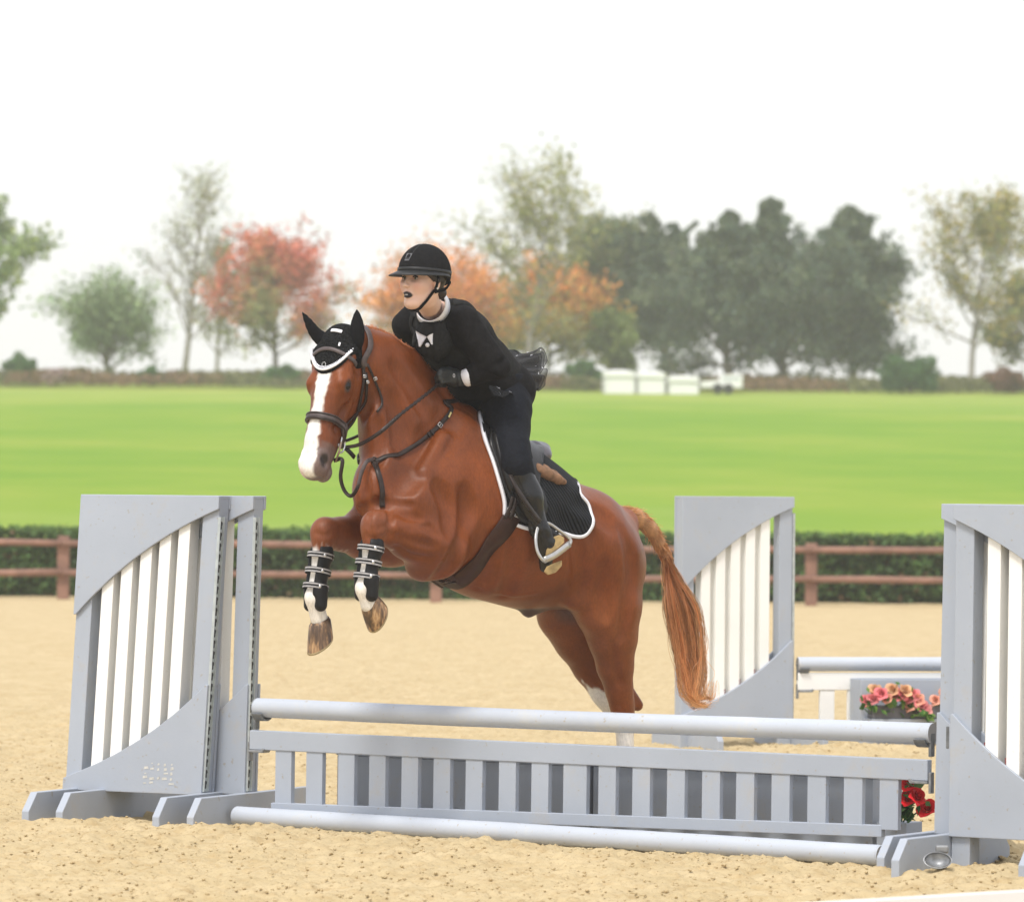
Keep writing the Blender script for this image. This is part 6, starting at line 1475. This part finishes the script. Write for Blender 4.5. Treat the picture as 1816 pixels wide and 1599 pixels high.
for f_ in (1, -1):
    m_ = (lambda p: p) if f_ > 0 else mirror; s = Sculpt(P0, B3, (-.1, -.62, .4), (1.3, .62, 1.8), .006); K_ = m_(KNN); A_n = m_(ANN); H_ = m_(HEN); T_ = m_(TON); C_ = m_(M(936, 880, .335))
    s.cone(K_, C_, .071, .060, .05); s.cone(C_, A_n, .060, .042, .05); s.cone(A_n, m_(M(968, 962, .36)), .043, .040, .02); s.cone(m_(M(968, 962, .36)), T_, .038, .030, .02); s.cone(A_n, H_, .038, .028, .02)
    up_ = (K_-A_n).normalized(); s.cone(K_+up_*.135+Hd*.02, K_+up_*.2, .130, .13, .003, sub=True)
    for t_ in (.0, .022, .044, .066): s.cone(A_n-up_*(t_-.035)+Hd*.045, A_n-up_*(t_-.030)-Hd*.045+Ld*.03*f_, .004, .004, .018, sub=True)
    v, f = s.mesh(); bt = mesh_np('boot', v, f, BT, rider)
    # sole facing out and back
    n_ = Vector((.45, -.87, .10)).normalized()
    for poly in ([(978, 961), (984, 951), (993, 948), (1001, 953), (1001, 962), (990, 972), (976, 982), (969, 985), (971, 970)], [(971, 1004), (984, 998), (997, 993), (997, 1003), (986, 1015), (973, 1019), (966, 1013)]):
        pc = M(985, 983, .405); V = []
        for x, y in poly:
            dd = ray(x, y); V.append(CP+dd*((pc-CP).dot(n_)/dd.dot(n_)))
        k_ = len(V); V = V+[p-n_*.012 for p in V]
        if f_ < 0: V = [mirror(p) for p in V]
        mb = MB(); mb.add(V, [tuple(range(k_)), tuple(range(2*k_-1, k_-1, -1))]+[(i, i+k_, (i+1) % k_+k_, (i+1) % k_) for i in range(k_)]); mb.build('sole', TAN, bt, bevel=.003)
# knit dress skirt over the hips
s = Sculpt(P0, B3, (-.1, -.5, 1.3), (1.3, .5, 2.2), .007); s.cone(M(842, 660, 0), PEL, .138, .142, .05, Ld, 1.25); s.cone(M(850, 690, .0), M(885, 695, .0), .110, .120, .04, Ld, 1.6)
s.cone(M(905, 780, 0), M(830, 770, 0), .15, .15, .02, Ld, 2.5, sub=True); v, f = s.mesh(1); mesh_np('dress_skirt', v, f, KNIT, rider)
# sheer tulle overskirt
m, t, b = nodemat('black_tulle'); b.inputs['Base Color'].default_value = (.018, .018, .02, 1); b.inputs['Roughness'].default_value = .8
tr = t.nodes.new('ShaderNodeBsdfTransparent'); mx = t.nodes.new('ShaderNodeMixShader'); lw = t.nodes.new('ShaderNodeLayerWeight'); lw.inputs[0].default_value = .35
t.links.new(mth(t, 'ADD', mth(t, 'MULTIPLY', lw.outputs['Facing'], .35), .52), mx.inputs[0]); t.links.new(tr.outputs[0], mx.inputs[1]); t.links.new(b.outputs[0], mx.inputs[2]); t.links.new(mx.outputs[0], t.nodes['Material Output'].inputs[0]); TUL = m
rng = np.random.default_rng(9); hem0 = [(898, 630, -.20), (925, 626, -.16), (952, 621, -.10), (966, 630, -.04), (965, 648, .0), (964, 664, .03), (964, 680, .06), (956, 689, .10), (940, 697, .15), (920, 705, .20), (895, 705, .24), (876, 700, .25)]
wst0 = [(862, 622, -.15), (880, 632, -.11), (893, 640, -.07), (900, 648, -.04), (903, 655, 0), (903, 662, .04), (902, 668, .08), (898, 676, .12), (890, 682, .15), (884, 684, .165), (876, 685, .18), (868, 684, .20)]
dots = []
for layer in range(4):
    n, mrow = 90, 16; sc = 1.03-.08*layer; hm_ = [M(lerp(wst0[i][0], h_[0], sc), lerp(wst0[i][1], h_[1], sc), h_[2]*sc) for i, h_ in enumerate(hem0)]; H = catmull(hm_, n); Wc = catmull([M(*p) for p in wst0], n); V = []
    ph = rng.uniform(0, 6)
    for j in range(mrow):
        w = j/(mrow-1)
        for i in range(n):
            u = i/(n-1); p = Wc[i].lerp(H[i], w); bul = math.sin(w*math.pi)*.03; rf2 = w**1.3*(.017*math.sin(u*27+ph)+.009*math.sin(u*58+ph*2)+.008*math.sin(u*13+w*6)); T_ = (H[min(i+1, n-1)]-H[max(i-1, 0)]).normalized(); ot = (H[i]-Wc[i]).normalized(); nn = ot.cross(T_).normalized()
            V.append(p+nn*(rf2+bul*.6)+UP*bul*.6+ot*w*.012*math.sin(u*29+ph))
    F_ = [(j*n+i, j*n+i+1, (j+1)*n+i+1, (j+1)*n+i) for j in range(mrow-1) for i in range(n-1)]; o = mesh_np('tulle_layer', [tuple(p) for p in V], F_, TUL, rider)
    mb = MB(); mb.tube(V[(mrow-1)*n:], .0012, 5); mb.build('hem', BLK, o, True)
    if layer == 0:
        mb = MB()
        for q in range(52):
            i = rng.integers(4, n-5); j = rng.integers(4, mrow-1); p = V[j*n+i]; a = rng.uniform(0, 6.28); u_ = (H[i+1]-H[i]).normalized(); w_ = (H[i]-Wc[i]).normalized(); nn = u_.cross(w_).normalized()
            for sgn in (-1, 1):
                d1 = (u_*math.cos(a)+w_*math.sin(a)); d2 = (w_*math.cos(a)-u_*math.sin(a)); c = p+nn*.002; mb.add([c, c+(d1*.006*sgn+d2*.004), c+(d1*.007*sgn-d2*.001), c-d2*.0015], [(0, 1, 2, 3)])
        mb.build('embroidery', WHT, o)
